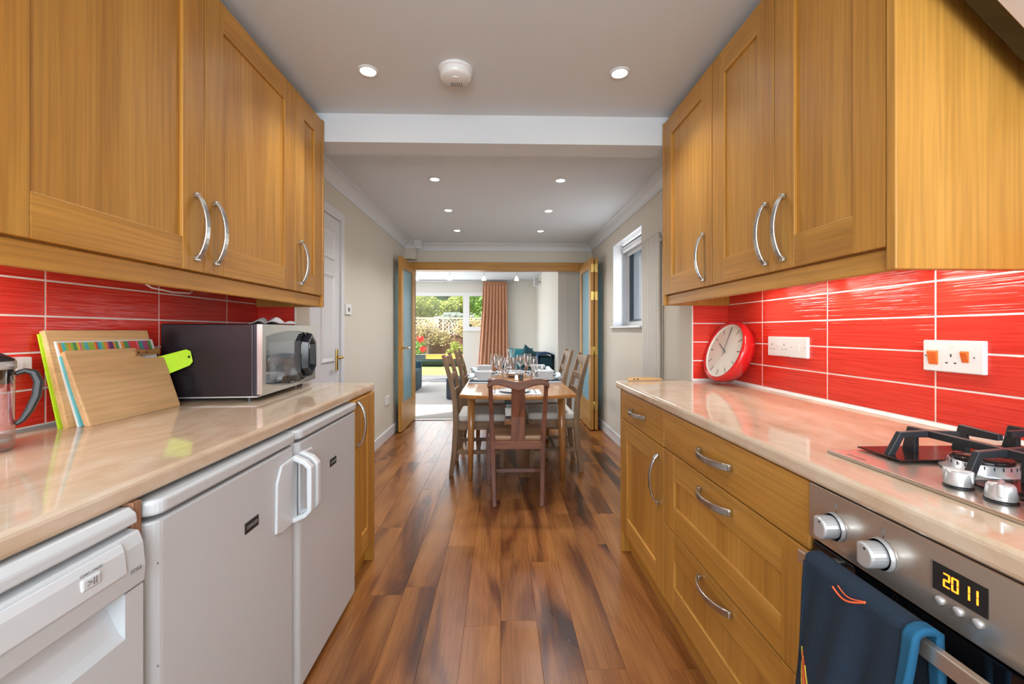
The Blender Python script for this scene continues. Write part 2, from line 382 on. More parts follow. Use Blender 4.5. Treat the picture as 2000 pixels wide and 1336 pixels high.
# coving
def cove(name, wallaxis, pos, sgn, a, b, parent=None):
    r = .088; pts = [(0, 0), (0, -r), (.012 * sgn, -r)]
    for i in range(1, 7):
        t = R(90) * i / 6; pts.append(((.012 + (r - .012) * (1 - math.cos(t))) * sgn, -r + .012 + (r - .024) * math.sin(t)))
    pts.append((r * sgn, -.012)); pts.append((r * sgn, 0))
    poly = [(pos + u, ZC + v) for u, v in pts]
    m = MB().prism(poly, wallaxis, a, b)
    return struct(name, m, COVE, None)
cove('trim_1', 'y', DL, 1, YN1, YD0)['label'] = 'white coving along the dining wall with white door'
cove('trim_2', 'y', DR, -1, YN1, YD0)['label'] = 'white coving along the dining wall with window'
cove('trim_3', 'x', YD0, -1, -1.10, DR)['label'] = 'white coving above the folding doors'
cove('trim_4', 'x', 5.60, -1, DL, -1.10 + .08)['label'] = 'white coving round the boxed-in corner'
cove('trim_5', 'y', -1.10, 1, 5.60 - .08, YD0)['label'] = 'white coving on the side of the boxed-in corner'
# skirting boards
def skirt(name, a, lab):
    struct(name, B(*a), GLOSSW, lab, bevel=.005)
skirt('baseboard_left', (DL, DL + .018, 3.44, YD0, 0, .105), 'white skirting board on the dining wall with white door')
skirt('baseboard_right', (DR - .018, DR, YN1, YD0, 0, .105), 'white skirting board on the dining wall below window')

# wall tiles, one object each
TW, THH, TJ = .4015, .1005, .0050
def tiles(parent, face, sgn, ys, z0, rows, ztop):
    cache = {}
    ys = list(ys)
    for a, b in zip(ys[:-1], ys[1:]):
        for k in range(rows):
            za = z0 + k * THH; zb = min(za + THH, ztop)
            if zb - za < .02: continue
            o = obj('tile', B(face, face + sgn * .008, a + TJ / 2, b - TJ / 2, za + TJ / 2, zb - TJ / 2), TILE, parent, bevel=.0012, seg=2)
struct('trim_6', B(XL, XL + .0098, .2, YN0, .911, 1.42), GROUT, None, wk_l)
struct('trim_7', B(XR - .0098, XR, .2, YN0, .911, 1.42), GROUT, None, wk_r)
struct('trim_8', B(XL, -1.086, YN0 - .0088, YN0, .911, 1.42), GROUT, None, nib_l)
struct('trim_9', B(1.038, XR, YN0 - .0088, YN0, .911, 1.42), GROUT, None, nib_r)
tiles(wk_l, XL + .003, 1, [.438, .84, 1.243, 1.645, 2.045, YN0 - .006], .9205, 5, 1.42)
tiles(wk_r, XR - .003, -1, [.385, .787, 1.188, 1.592, 1.995, YN0 - .006], .9205, 5, 1.42)
def nib_tiles(parent, xa, xb):
    for k in range(5):
        za = .9205 + k * THH; zb = min(za + THH, 1.42)
        if zb - za > .02: obj('tile', B(xa, xb, YN0 - .010, YN0 - .002, za + TJ / 2, zb - TJ / 2), TILE, parent, bevel=.0012)
nib_tiles(nib_l, XL + .010, -1.088); nib_tiles(nib_r, 1.040, XR - .010)
# corner trims and silicone bead
struct('trim_10', B(1.0355, 1.0405, YN0 - .011, YN0, .911, 1.42), GROUT, None, nib_r)
struct('trim_11', B(-1.089, -1.084, YN0 - .011, YN0, .911, 1.42), GROUT, None, nib_l)
struct('trim_12', MB().prism([(XR - .008, .9105), (XR - .020, .9105), (XR - .008, .9225)], 'y', .2, YN0), GROUT, None, wk_r)
struct('trim_13', MB().prism([(XL + .008, .9105), (XL + .018, .9105), (XL + .008, .9205)], 'y', .2, YN0), plain('grey_sealant', (.28, .27, .27), .4), None, wk_l)
struct('trim_14', MB().prism([(YN0 - .008, .9105), (YN0 - .020, .9105), (YN0 - .008, .9225)], 'x', 1.036, XR), GROUT, None, nib_r)

# white six-panel door on the dining wall
d1 = thing('door_1', 'white six-panel door on the dining wall behind microwave', None, (DL, 2.95, 0), kind='structure')
DY0, DY1 = 2.52, 3.345
obj('leaf', B(DL - .03, DL + .004, DY0, DY1, .005, 2.02), GLOSSW, d1)
def panel6(y0, y1, z0, z1):
    m = MB(); x = DL + .004
    m._add([(x, y0, z0), (x, y1, z0), (x, y1, z1), (x, y0, z1), (x + .010, y0 + .012, z0 + .012), (x + .010, y1 - .012, z0 + .012), (x + .010, y1 - .012, z1 - .012), (x + .010, y0 + .012, z1 - .012),
            (x + .001, y0 + .035, z0 + .035), (x + .001, y1 - .035, z0 + .035), (x + .001, y1 - .035, z1 - .035), (x + .001, y0 + .035, z1 - .035)],
           [(0, 1, 5, 4), (1, 2, 6, 5), (2, 3, 7, 6), (3, 0, 4, 7), (4, 5, 9, 8), (5, 6, 10, 9), (6, 7, 11, 10), (7, 4, 8, 11), (8, 9, 10, 11)])
    obj('panel', m, GLOSSW, d1)
for (a, b) in ((DY0 + .10, DY0 + .36), (DY0 + .47, DY1 - .105)):
    panel6(a, b, .22, .80); panel6(a, b, .95, 1.60); panel6(a, b, 1.70, 1.92)
h = obj('door_handle', B(DL + .004, DL + .014, 3.262, 3.298, .885, 1.045), BRASS, d1, bevel=.003)
obj('lever', MB().tube([(DL + .012, 3.28, .985), (DL + .055, 3.28, .985), (DL + .060, 3.27, .985), (DL + .060, 3.17, .985)], .009, 10), BRASS, h, smooth=True)
m = MB(); m.box(DL, DL + .02, DY1, DY1 + .07, 0, 2.09).box(DL, DL + .02, DY0 - .04, DY1, 2.025, 2.09)
struct('trim_15', m, GLOSSW, 'white architrave round the white six-panel door', bevel=.006)

# window on the right of the dining room
w1 = thing('window_1', 'small white-framed window above the dining radiator side', None, (DR + .2, 4.19, WZ0), kind='structure')
xg = 1.415
m = MB(); fw = .05
m.box(xg - .03, xg + .03, WY0, WY1, WZ0, WZ0 + fw).box(xg - .03, xg + .03, WY0, WY1, WZ1 - fw, WZ1).box(xg - .03, xg + .03, WY0, WY0 + fw, WZ0 + fw, WZ1 - fw).box(xg - .03, xg + .03, WY1 - fw, WY1, WZ0 + fw, WZ1 - fw)
obj('window_frame', m, WHITEPL, w1)
m = MB(); a0, a1, b0, b1 = WY0 + fw, WY1 - fw, WZ0 + fw, WZ1 - fw
m.box(xg - .02, xg + .02, a0, a1, b0, b0 + .022).box(xg - .02, xg + .02, a0, a1, b1 - .022, b1).box(xg - .02, xg + .02, a0, a0 + .022, b0 + .022, b1 - .022).box(xg - .02, xg + .02, a1 - .022, a1, b0 + .022, b1 - .022)
obj('sash', m, plain('dark_gasket', (.03, .04, .05), .4), w1)
obj('pane', B(xg - .003, xg + .003, a0 + .02, a1 - .02, b0 + .02, b1 - .02), PANE, w1)
obj('window_sill', B(DR - .03, xg - .03, WY0 - .03, WY1 + .03, WZ0 - .022, WZ0), GLOSSW, w1, bevel=.006)
m = MB(); m.box(DR + .002, xg - .03, WY1 - .008, WY1, WZ0, WZ1).box(DR + .002, xg - .03, WY0, WY0 + .008, WZ0, WZ1).box(DR + .002, xg - .03, WY0, WY1, WZ1 - .008, WZ1)
obj('reveal', m, GLOSSW, w1)
bl = thing('roller_blind', 'rolled-up white roller blind at top of the small dining window', 'blind', (1.34, 4.19, 2.04))
obj('roll', MB().cyl((1.345, WY0 + .02, 2.055), .033, WY1 - WY0 - .04, 'y', 20), WHITEPL, bl, smooth=True)
obj('bottom_bar', B(1.372, 1.380, WY0 + .03, WY1 - .03, 1.985, 2.055), WHITEPL, bl)

# folding doors: left leaf, right pair, oak lining
m = MB(); m.box(OX0, OX0 + .03, YD0 - .02, YD1 + .02, 0, OZ).box(OX1 - .03, OX1, YD0 - .02, YD1 + .02, 0, OZ).box(OX0 + .03, OX1 - .03, YD0 - .02, YD1 + .02, 1.993, OZ)
struct('trim_16', m, oak('x'), 'oak lining and head rail of the wide folding-door opening', bevel=.004)
def glazed_leaf(name, label, x0, x1, y0, y1, kind='structure'):
    """leaf standing open along Y, thickness x0..x1"""
    t = thing(name, label, None, ((x0 + x1) / 2, (y0 + y1) / 2, 0), kind=kind); z0, z1 = .012, 2.05; s = .105
    obj('stile', B(x0, x1, y0, y0 + s, z0, z1), oak('z'), t, bevel=.003); obj('stile', B(x0, x1, y1 - s, y1, z0, z1), oak('z'), t, bevel=.003)
    obj('rail', B(x0 + .0005, x1 - .0005, y0 + s, y1 - s, z0, .33), oak('y'), t); obj('rail', B(x0 + .0005, x1 - .0005, y0 + s, y1 - s, 1.93, z1), oak('y'), t)
    xm = (x0 + x1) / 2
    obj('pane', B(xm - .004, xm + .004, y0 + s - .005, y1 - s + .005, .325, 1.935), FROST, t)
    return t
d2 = glazed_leaf('door_2', 'open oak door with tall frosted glass beside the white door wall', -1.185, -1.145, 5.0, 5.745)
m = MB(); m.cyl((-1.145, 5.055, .985), .024, .010, 'x', 20)
hd = obj('door_handle', m, BRASS, d2); obj('lever', MB().tube([(-1.14, 5.055, .985), (-1.095, 5.055, .985), (-1.09, 5.065, .985), (-1.09, 5.17, .985)], .009, 10), BRASS, hd, smooth=True)
hd = obj('door_handle', MB().cyl((-1.195, 5.055, .985), .024, .010, 'x', 20), BRASS, d2); obj('lever', MB().tube([(-1.19, 5.055, .985), (-1.225, 5.055, .985), (-1.23, 5.065, .985), (-1.23, 5.15, .985)], .008, 10), BRASS, hd, smooth=True)
obj('keyplate', B(-1.146, -1.142, 5.035, 5.075, .90, 1.06), BRASS, d2)
d3 = glazed_leaf('door_3', 'folded oak door with frosted glass, leaf nearer the table', 1.062, 1.100, 5.06, 5.745)
d4 = glazed_leaf('door_4', 'folded oak door with frosted glass, leaf against the radiator wall', 1.112, 1.150, 5.06, 5.745)
for z in (.30, .95, 1.60, 1.93):
    hg = obj('hinge', MB().cyl((1.106, 5.052, z - .05), .008, .10, 'z', 12), BRASS, d3, smooth=True)
    obj('hinge_plate', B(1.066, 1.146, 5.056, 5.0605, z - .05, z + .05), BRASS, hg)

# living room shell
struct('floor_living', B(-3.1, 2.2, YD0, YF + .02, -.06, .004), CARPET, 'beige carpet of the living room beyond the folding doors')
struct('trim_17', B(OX0, OX1, YD0 - .02, YD0 + .02, .0, .010), CHROME, 'metal threshold strip between wood floor and carpet')
struct('ceiling_living', B(-3.1, 2.2, YD1, YF + .15, 2.37, 2.47), WHITEP, 'white living room ceiling with spotlight bar')
FX0, FX1 = -2.30, -.36          # glazed opening (door and side window)
m = MB(); m.box(-3.1, FX0, YF, YF + .15, 0, 2.37).box(FX1, 2.2, YF, YF + .15, 0, 2.37).box(FX0, FX1, YF, YF + .15, 2.11, 2.37).box(-.89, FX1, YF, YF + .15, 0, 1.20)
struct('wall_garden', m, LIVW, 'pale living room wall with garden door and window')
struct('wall_living_right', B(.84, .96, 6.28, YF, 0, 2.37), LIVW, 'pale living room side wall behind the sofa')
struct('wall_living_nib', B(.96, 2.2, 6.28, 6.40, 0, 2.37), WALL, 'greige wall face beyond the folded doors')
m = MB(); m.box(-3.1, -3.0, YD1, 7.0, 0, 2.37).box(-3.1, -3.0, 9.2, YF, 0, 2.37).box(-3.1, -3.0, 7.0, 9.2, 0, .7).box(-3.1, -3.0, 7.0, 9.2, 2.2, 2.37)
struct('wall_living_left', m, LIVW, 'living room side wall with window opening')
# garden door and side window, white plastic frames
d5 = thing('door_5', 'white-framed glazed garden door at the end of living room', None, (-1.55, YF + .04, 0), kind='structure')
m = MB(); y0, y1 = YF + .03, YF + .09
m.box(FX0, -.745, y0, y1, 2.01, 2.11).box(-.89, -.745, y0, y1, 0, 2.01).box(FX0, FX0 + .07, y0, y1, 0, 2.01).box(FX0 + .07, -.89, y0, y1, 0, .035)
obj('door_frame', m, WHITEPL, d5); obj('pane', B(FX0 + .07, -.89, YF + .055, YF + .061, .035, 2.01), PANE, d5)
w2 = thing('window_2', 'white-framed side window next to the garden door', None, (-.55, YF + .04, 1.2), kind='structure')
m = MB(); m.box(-.745, FX1, y0, y1, 2.01, 2.11).box(-.745, FX1, y0, y1, 1.2, 1.285).box(FX1 - .06, FX1, y0, y1, 1.285, 2.01)
obj('window_frame', m, WHITEPL, w2); obj('pane', B(-.745, FX1 - .06, YF + .055, YF + .061, 1.285, 2.01), PANE, w2)
obj('latch', B(-.735, -.68, YF + .005, YF + .03, 1.30, 1.34), BLACKP, w2)
obj('window_sill', B(-.89, FX1 + .04, YF - .04, YF + .03, 1.185, 1.205), WHITEPL, w2)

# ================================================================== KITCHEN
# ---- shaker fronts
def handle(parent, x, sg, y, z, L, axis, w=.021):
    """bow handle; sg is the side that faces the aisle"""
    pts = []
    for i in range(13):
        t = i / 12 * 2 - 1; off = .034 * (1 - t * t) ** .75 + .004
        pts.append((x + sg * off, y, z + t * L / 2) if axis == 'z' else (x + sg * off, y + t * L / 2, z))
    side = (0, 1, 0) if axis == 'z' else (0, 0, 1)
    ww = [w * (.85 + .15 * abs(i / 6 - 1)) for i in range(13)]
    h = obj('handle', MB().strip(pts, side, ww, .007), CHROME, parent, bevel=.0022, seg=2)
    for s in (-1, 1):
        p = (x, y, z + s * (L / 2 - .006)) if axis == 'z' else (x, y + s * (L / 2 - .006), z)
        obj('handle_foot', B(p[0] - .001, p[0] + sg * .012, p[1] - .008, p[1] + .008, p[2] - .008, p[2] + .008), CHROME, h, bevel=.002)
    return h
def shaker(parent, name, x, sg, y0, y1, z0, z1, st=.092, rl=.096, t=.02, pgrain='z'):
    """door or drawer front; x is its front plane"""
    xb = x - sg * t
    d = obj(name, B(xb, x - sg * .009, y0 + st - .01, y1 - st + .01, z0 + rl - .01, z1 - rl + .01), oak(pgrain), parent)
    for a, b in ((y0, y0 + st), (y1 - st, y1)): obj('stile', B(xb, x, a, b, z0, z1), oak('z'), d, bevel=.0022)
    for a, b in ((z0, z0 + rl), (z1 - rl, z1)): obj('rail', B(xb, x - sg * .0004, y0 + st, y1 - st, a, b), oak('y'), d, bevel=.0022)
    return d
def slab(parent, name, x, sg, y0, y1, z0, z1, t=.02):
    return obj(name, B(x - sg * t, x, y0, y1, z0, z1), oak('y'), parent, bevel=.003)
G = .0018
def wall_unit(label, x, sg, xw, y0, y1, z0, z1, doors):
    t = thing('wall_cabinet', label, 'cabinet', ((x + xw) / 2, (y0 + y1) / 2, z0), group='oak wall cabinets')
    obj('body', B(xw, x - sg * .0225, y0, y1, z0, z1), oak('z'), t)
    for a, b, hy in doors:
        d = shaker(t, 'door', x, sg, a + G, b - G, z0 + .002, z1 - .002)
        handle(d, x, sg, hy, 1.50, .205, 'z')
    return t
CXL, CXR = -.937, .876
wall_unit('double oak wall cabinet above the chopping boards', CXL, 1, XL, .788, 1.987, 1.363, 2.288, [(.788, 1.387, 1.345), (1.387, 1.987, 1.435)])
wall_unit('narrow oak wall cabinet above the microwave', CXL, 1, XL, 1.987, 2.284, 1.363, 2.288, [(1.987, 2.284, 2.035)])
wall_unit('single oak wall cabinet above the red clock', CXR, -1, XR, 1.766, 2.284, 1.371, 2.295, [(1.766, 2.284, 1.832)])
wall_unit('double oak wall cabinet above the wall sockets', CXR, -1, XR, .956, 1.762, 1.371, 2.295, [(.956, 1.357, 1.306), (1.357, 1.762, 1.395)])
def end_panel(lab, *a): return tag(obj('end_panel', B(*a), oak('z'), bevel=.003), lab, 'panel')
end_panel('oak end panel closing the wall cabinets over the microwave', XL, CXL + .002, 2.285, 2.304, 1.307, 2.292)
end_panel('oak end panel closing the wall cabinets over the clock', CXR - .002, XR, 2.285, 2.304, 1.318, 2.297)
end_panel('large oak end panel facing out beside the cooker hood', CXR - .002, XR, .930, .954, 1.318, 2.297)
def pelmet(lab, *a): return tag(obj('cabinet_pelmet', B(*a), oak('y'), bevel=.003), lab, 'pelmet')
pelmet('oak light pelmet under the wall cabinets by the microwave', CXL - .012, CXL - .030, .60, 2.284, 1.307, 1.361)
pelmet('oak light pelmet under the wall cabinets by the sockets', CXR + .012, CXR + .030, .955, 2.284, 1.318, 1.369)

# ---- base units, worktops
def worktop(lab, poly):
    o = obj('worktop', MB().prism(poly, 'z', .872, .910), MARBLE, None, bevel=.010, seg=3); return tag(o, lab, 'worktop')
worktop('beige marble-effect worktop carrying the microwave and chopping boards', [(XL + .001, .05), (-.663, .05), (-.663, 2.282), (-1.084, 2.282), (-1.084, 2.282), (XL + .001, 2.282)][:3] + [(XL + .001, 2.282)])
worktop('beige marble-effect worktop with the hob and red clock', [(.631, .05), (XR - .001, .05), (XR - .001, YN0 - .012), (1.032, YN0 - .012), (1.032, 2.350), (.631, 2.350)])
FX = .645
t = thing('base_cabinet', 'oak base cabinet with one drawer over a door near dining room', 'cabinet', (.9, 1.98, 0), group='oak base cabinets')
obj('body', B(FX + .0225, XR - .01, 1.684, 2.284, .12, .870), oak('z'), t)
d = slab(t, 'drawer', FX, -1, 1.684 + G, 2.284 - G, .720, .866); handle(d, FX, -1, 1.998, .792, .195, 'y')
d = shaker(t, 'door', FX, -1, 1.684 + G, 2.284 - G, .124, .716); handle(d, FX, -1, 1.742, .576, .205, 'z')
t = thing('base_cabinet', 'wide oak base cabinet of three drawers beside the oven', 'cabinet', (.9, 1.28, 0), group='oak base cabinets')
obj('body', B(FX + .0225, XR - .01, .881, 1.682, .12, .870), oak('z'), t)
d = slab(t, 'drawer', FX, -1, .881 + G, 1.682 - G, .722, .866); handle(d, FX, -1, 1.28, .797, .195, 'y')
d = shaker(t, 'drawer', FX, -1, .881 + G, 1.682 - G, .428, .718, pgrain='z'); handle(d, FX, -1, 1.28, .671, .195, 'y')
d = shaker(t, 'drawer', FX, -1, .881 + G, 1.682 - G, .128, .424, pgrain='z'); handle(d, FX, -1, 1.28, .387, .195, 'y')
end_panel('oak end panel of base units on the clock side', FX, XR - .01, 2.285, 2.304, 0, .871)
tag(obj('plinth', B(.695, .712, .28, 2.284, 0, .122), oak('y')), 'oak plinth under the drawer cabinets and oven', 'plinth')
t = thing('base_cabinet', 'narrow oak base cabinet at the end of the fridges', 'cabinet', (-.9, 2.1, 0), group='oak base cabinets')
LX = -.655
obj('body', B(XL + .01, LX - .0225, 1.953, 2.230, .10, .870), oak('z'), t)
d = shaker(t, 'door', LX, 1, 1.953 + G, 2.230 - G, .118, .866); handle(d, LX, 1, 1.985, .755, .205, 'z')
end_panel('oak end panel of base units on the fridge side', XL + .01, LX, 2.231, 2.251, 0, .871)
tag(obj('plinth', B(-.700, -.717, 1.953, 2.230, 0, .10), oak('y')), 'short oak plinth beneath the narrow end cabinet', 'plinth')
tag(obj('support_panel', B(XL + .01, -.660, .790, .808, 0, .871), wood('melamine_z', 'z', (.42, .22, .13), (.38, .19, .11), (.30, .14, .08)), bevel=.001), 'brown support panel between dishwasher and fridge', 'panel')
tag(obj('support_panel', B(XL + .01, -.70, .10, .118, 0, .871), MATS['melamine_z'], bevel=.001), 'brown support panel at near side of dishwasher', 'panel')

# ---- under-counter fridges
def rounded(x_back, x_front, y0, y1, r, k=6):
    """plan outline, front corners rounded; front faces +x"""
    p = [(x_back, y0)]
    for i in range(k + 1): a = R(-90 + 90 * i / k); p.append((x_front - r + r * math.cos(a), y0 + r + r * math.sin(a)))
    for i in range(k + 1): a = R(90 * i / k); p.append((x_front - r + r * math.cos(a), y1 - r + r * math.sin(a)))
    return p + [(x_back, y1)]
def fridge(lab, y0, y1, edge):
    """edge: 'hi' when the handle sits at the larger-y edge"""
    t = thing('fridge', lab, 'fridge', (-.95, (y0 + y1) / 2, 0), group='white under-counter fridges')
    xf = -.648
    obj('body', B(-1.25, -.715, y0 + .004, y1 - .004, .02, .832), APPL, t)
    dr = obj('door', MB().prism(rounded(-.705, xf, y0, y1, .028), 'z', .022, .822), APPL, t, bevel=.005)
    obj('worktop_lid', MB().prism(rounded(-1.25, xf + .006, y0, y1, .030), 'z', .832, .862), APPL, t, bevel=.007, seg=3)
    for yy in (y0 + .05, y1 - .05): obj('foot', MB().cyl((-.76, yy, 0), .02, .022), BLACKP, t)
    s = 1 if edge == 'hi' else -1; ye = (y1 if s > 0 else y0)
    # handle: tapered back plate and a D grip at the door's free edge
    ya, yb = ye - s * .128, ye - s * .004
    m = MB(); prof = [(0, .596), (.03, .586), (.124, .586), (.124, .792), (.03, .786), (.004, .74)]
    m.prism([(ya + s * u, v) for u, v in prof], 'x', xf - .001, xf + .007)
    hd = obj('handle', m, APPL2, dr, bevel=.004)
    pts = []
    yg = ye - s * .020
    for k in range(13):
        a = k / 12; z = .592 + .196 * a; o = .052 * min(1, math.sin(math.pi * a) * 2.2) ** .6 if 0 < a < 1 else 0
        pts.append((xf + .003 + o, yg, z))
    obj('grip', MB().strip(pts, (0, 1, 0), .026, .015), APPL2, hd, bevel=.004, seg=2)
    yc = y0 + .321 if s > 0 else y0 + .292
    b = obj('badge', B(xf - .001, xf + .0025, yc - .030, yc + .030, .664, .692), plain('badge_black', (.02, .02, .022), .4), dr, bevel=.001)
    text('lettering', 'ZANUSSI', .0125, plain('badge_silver', (.35, .35, .36), .4), b, (xf + .0026, yc, .678), (R(90), 0, R(90)))
    return dr
dr = fridge('white under-counter fridge next to the dishwasher', .815, 1.378, 'hi')
for z in (.74, .545): obj('screw_cap', MB().cyl((-.6535, .8335, z), .0022, .004, 'x', 8), GREYINK, dr)
fridge('white under-counter fridge next to the narrow oak cabinet', 1.386, 1.949, 'lo')

# ---- dishwasher
t = thing('dishwasher', 'white dishwasher with grip recess under the worktop edge', 'dishwasher', (-.95, .49, 0)); xd = -.640
y0, y1 = .190, .787
obj('body', B(-1.24, -.70, y0, y1, .05, .830), APPL, t)
obj('worktop_lid', MB().prism([(-1.24, .838), (xd - .008, .838), (xd - .010, .856), (xd - .022, .867), (-1.24, .868)], 'y', y0, y1), APPL, t, bevel=.004)
fa = obj('fascia', MB().prism([(-.70, .735), (xd + .004, .735), (xd + .006, .765), (xd + .002, .805), (xd - .006, .826), (-.70, .834)], 'y', y0, y1), APPL, t, bevel=.003)
obj('control_panel', MB().prism([(xd + .006, .768), (xd + .010, .770), (xd + .006, .808), (xd, .822), (xd - .004, .820)], 'y', y0 + .03, .744), plain('pale_fascia', (.66, .69, .715), .25), fa, bevel=.003)
bt = obj('button', B(xd + .004, xd + .0105, .664, .696, .784, .803), APPL2, fa, bevel=.003)
text('symbol', '>II', .016, GREYINK, bt, (xd + .0108, .680, .7935), (R(90), 0, R(90)))
text('lettering', 'START / PAUSE', .0055, GREYINK, fa, (xd + .0092, .680, .8095), (R(86), 0, R(90)))
text('lettering', 'STYLE', .0085, GREYINK, fa, (xd + .0070, .764, .766), (R(90), 0, R(90)))
m = MB()
m.prism([(-.70, .08), (xd, .08), (xd, .731), (-.70, .731)], 'y', .750, y1)
m.prism([(-.70, .08), (xd, .08), (xd, .655), (xd - .012, .668), (xd - .034, .715), (xd - .034, .731), (-.70, .731)], 'y', y0 + .04, .750)
m.prism([(-.70, .08), (xd, .08), (xd, .731), (-.70, .731)], 'y', y0, y0 + .04)
obj('door', m, APPL, t)
obj('kickboard', B(-.72, -.70, y0, y1, 0, .078), APPL, t)

# ---- oven with control panel, towel rail handle
t = thing('built_in_oven', 'stainless steel built-in oven with clock display under the hob', 'oven', (.9, .58, 0)); xo = .640
y0, y1 = .279, .877
obj('body', B(.68, 1.2, y0 + .01, y1 - .01, .13, .868), BLACKP, t)
cp = obj('control_panel', B(xo, .68, y0, y1, .757, .868), STEEL, t, bevel=.002)
od = obj('door', B(xo + .008, .68, y0, y1, .135, .748), BLACKG, t, bevel=.002)
ADJ = .006
for yk in (.806, .705, .400, .330):
    z = .806
    k = obj('knob', MB().lathe([(.0, 0), (.0265, 0), (.0265, -.003), (.0245, -.005), (.0245, -.008)], (xo, yk, z), 32, 'x'), SILVER, cp, smooth=True)
    m = MB(); prof = []
    # barrel with one flat face: a D-shaped grip
    pl = []
    for i in range(19): a = R(-125 + 250 * i / 18); pl.append((yk - .021 * math.cos(a) * 1.0, z + .021 * math.sin(a)))
    m.prism(pl, 'x', xo - .036, xo - .004)
    obj('knob_grip', m, SILVER, k, bevel=.004, seg=3)
    obj('knob_mark', MB().cyl((xo - .0366, yk - .006, z + .013), .0022, .001, 'x', 10), INK, k)
    text('symbol', '8' if yk > .75 else '[]', .012, GREYINK, cp, (xo - .0004, yk - .002, .846), (R(90), 0, R(-90)))
    obj('mark', MB().cyl((xo - .0006, yk - .002, .8355), .0014, .0008, 'x', 8), INK, cp)
ds = obj('display', B(xo - .001, xo + .002, .548, .620, .801, .841), BLACKG, cp)
obj('display_rim', B(xo - .0016, xo + .002, .6195, .6225, .800, .842), CHROME, ds)
SEG = plain('amber_digits', (1, .25, .02), .5, emit=(1, .22, .012), es=2.2)
def digit(ch, yc, zc, w=.0095, hh=.020):
    segs = {'0': 'abcdef', '1': 'bc', '2': 'abged'}[ch]; m = MB(); x0, x1 = xo - .0016, xo - .0009; e = .0022; g = .0006
    # the panel faces -x, so the viewer's right is -y
    P = {'a': (w / 2 - g, -w / 2 + g, hh / 2 - e, hh / 2), 'd': (w / 2 - g, -w / 2 + g, -hh / 2, -hh / 2 + e), 'g': (w / 2 - g, -w / 2 + g, -e / 2, e / 2),
         'f': (w / 2, w / 2 - e, g, hh / 2 - g), 'e': (w / 2, w / 2 - e, -hh / 2 + g, -g), 'b': (-w / 2, -w / 2 + e, g, hh / 2 - g), 'c': (-w / 2, -w / 2 + e, -hh / 2 + g, -g)}
    for q in segs: a, b, c, d_ = P[q]; m.box(x0, x1, yc + a, yc + b, zc + c, zc + d_)
    obj('digit', m, SEG, ds)
for ch, yy in (('2', .600), ('0', .5885), ('1', .574), ('1', .5635)): digit(ch, yy, .822)
for yy in (.610, .585, .560): obj('button', MB().lathe([(0, -.004), (.005, -.004), (.0062, -.002), (.0062, 0)], (xo, yy, .788), 16, 'x'), SILVER, cp, smooth=True)
m = MB(); m.box(.592, .604, .312, .844, .722, .746)
hd = obj('handle', m, STEEL, t, bevel=.0015)
for yy in (.345, .812): obj('handle_foot', MB().cyl((.604, yy, .734), .008, .046, 'x', 14), STEEL, hd)

# ---- towel over the oven handle
t = thing('oven_towel', 'navy fleece towel with teal edge draped over the oven handle', 'towel', (.59, .69, .36))
def towel(u, v):
    # u across (0 far edge .. 1 near edge), v along the drape: front hem -> over the bar -> back hem
    Ltot = .40 + .05 + .27; s = v * Ltot
    yf = .800 - .215 * u
    if s < .40:
        z = .748 - (.40 - s); dn = (.40 - s) / .40
        x = .579 - .010 * dn - .004 * dn + .011 * math.sin(u * 10 + dn * 2.2) * dn ** .6 + .006 * math.sin(u * 21 + dn * 4) * dn ** .5
        y = yf + .03 * dn * (1 - u) * 1.3 + .05 * dn * u * .9
    elif s < .45:
        a = (s - .40) / .05 * math.pi; x = .598 - .019 * math.cos(a); z = .748 + .012 * math.sin(a); y = yf
    else:
        dn = (s - .45) / .27; z = .748 - dn * .27; x = .617 + .004 * dn + .003 * math.sin(u * 11); y = yf - .012 * dn
    return (x, y, z)
tw = obj('cloth', MB().surf(40, 80, towel), NAVY, t, smooth=True, solid=.007)
obj('edge_binding', MB().surf(6, 70, lambda u, v: towel(.925 + .078 * u, v)), TEALB, t, smooth=True, solid=.0105)
obj('edge_binding', MB().tube([towel(0, v / 60) for v in range(61)], .0048, 8), NAVY, t, smooth=True)
def on_front(u, d, off=.0052):
    p = towel(u, (.40 - d) / .72); return (p[0] - off, p[1], p[2])
for c, du in (((.75, .60, .04), 0), ((.55, .05, .03), .05), ((.75, .22, .03), .10), ((.5, .03, .03), .15), ((.75, .55, .05), .20)):
    obj('stripe', MB().tube([on_front(.03 + du * .55 + k * .022, .172 + du * .10 + k * .013, .0045) for k in range(12)], .0011, 6), plain('stripe_%d' % int(c[1] * 100), c, .8), t)
NEON = plain('coral_print', (.95, .16, .05), .7)
def on_top(u, a): # angle over the bar
    p = towel(u, (.40 + .05 * a) / .72); q = math.pi * a; return (p[0] - .0048 * math.cos(q), p[1], p[2] + .0048 * math.sin(q))
obj('print', MB().tube([on_front(.33 + .30 * k / 14, -.004 + .020 * math.sin(math.pi * (.25 + .75 * k / 14)), .0046) for k in range(15)], .0016, 6), NEON, t)
obj('print', MB().tube([on_front(.38 + .25 * k / 14, -.006 + .013 * math.sin(math.pi * (.2 + .8 * k / 14)), .0046) for k in range(15)], .0010, 6), NEON, t)
def on_back(u, d):
    p = towel(u, (.45 + d) / .72); return (p[0] + .0046, p[1], p[2])
for rr in (.030, .040):
    obj('print', MB().tube([on_back(.42 - rr * 2.2 * math.cos(R(-60 + 120 * k / 12)), .050 + rr * math.sin(R(-60 + 120 * k / 12))) for k in range(13)], .0014, 6), NEON, t)
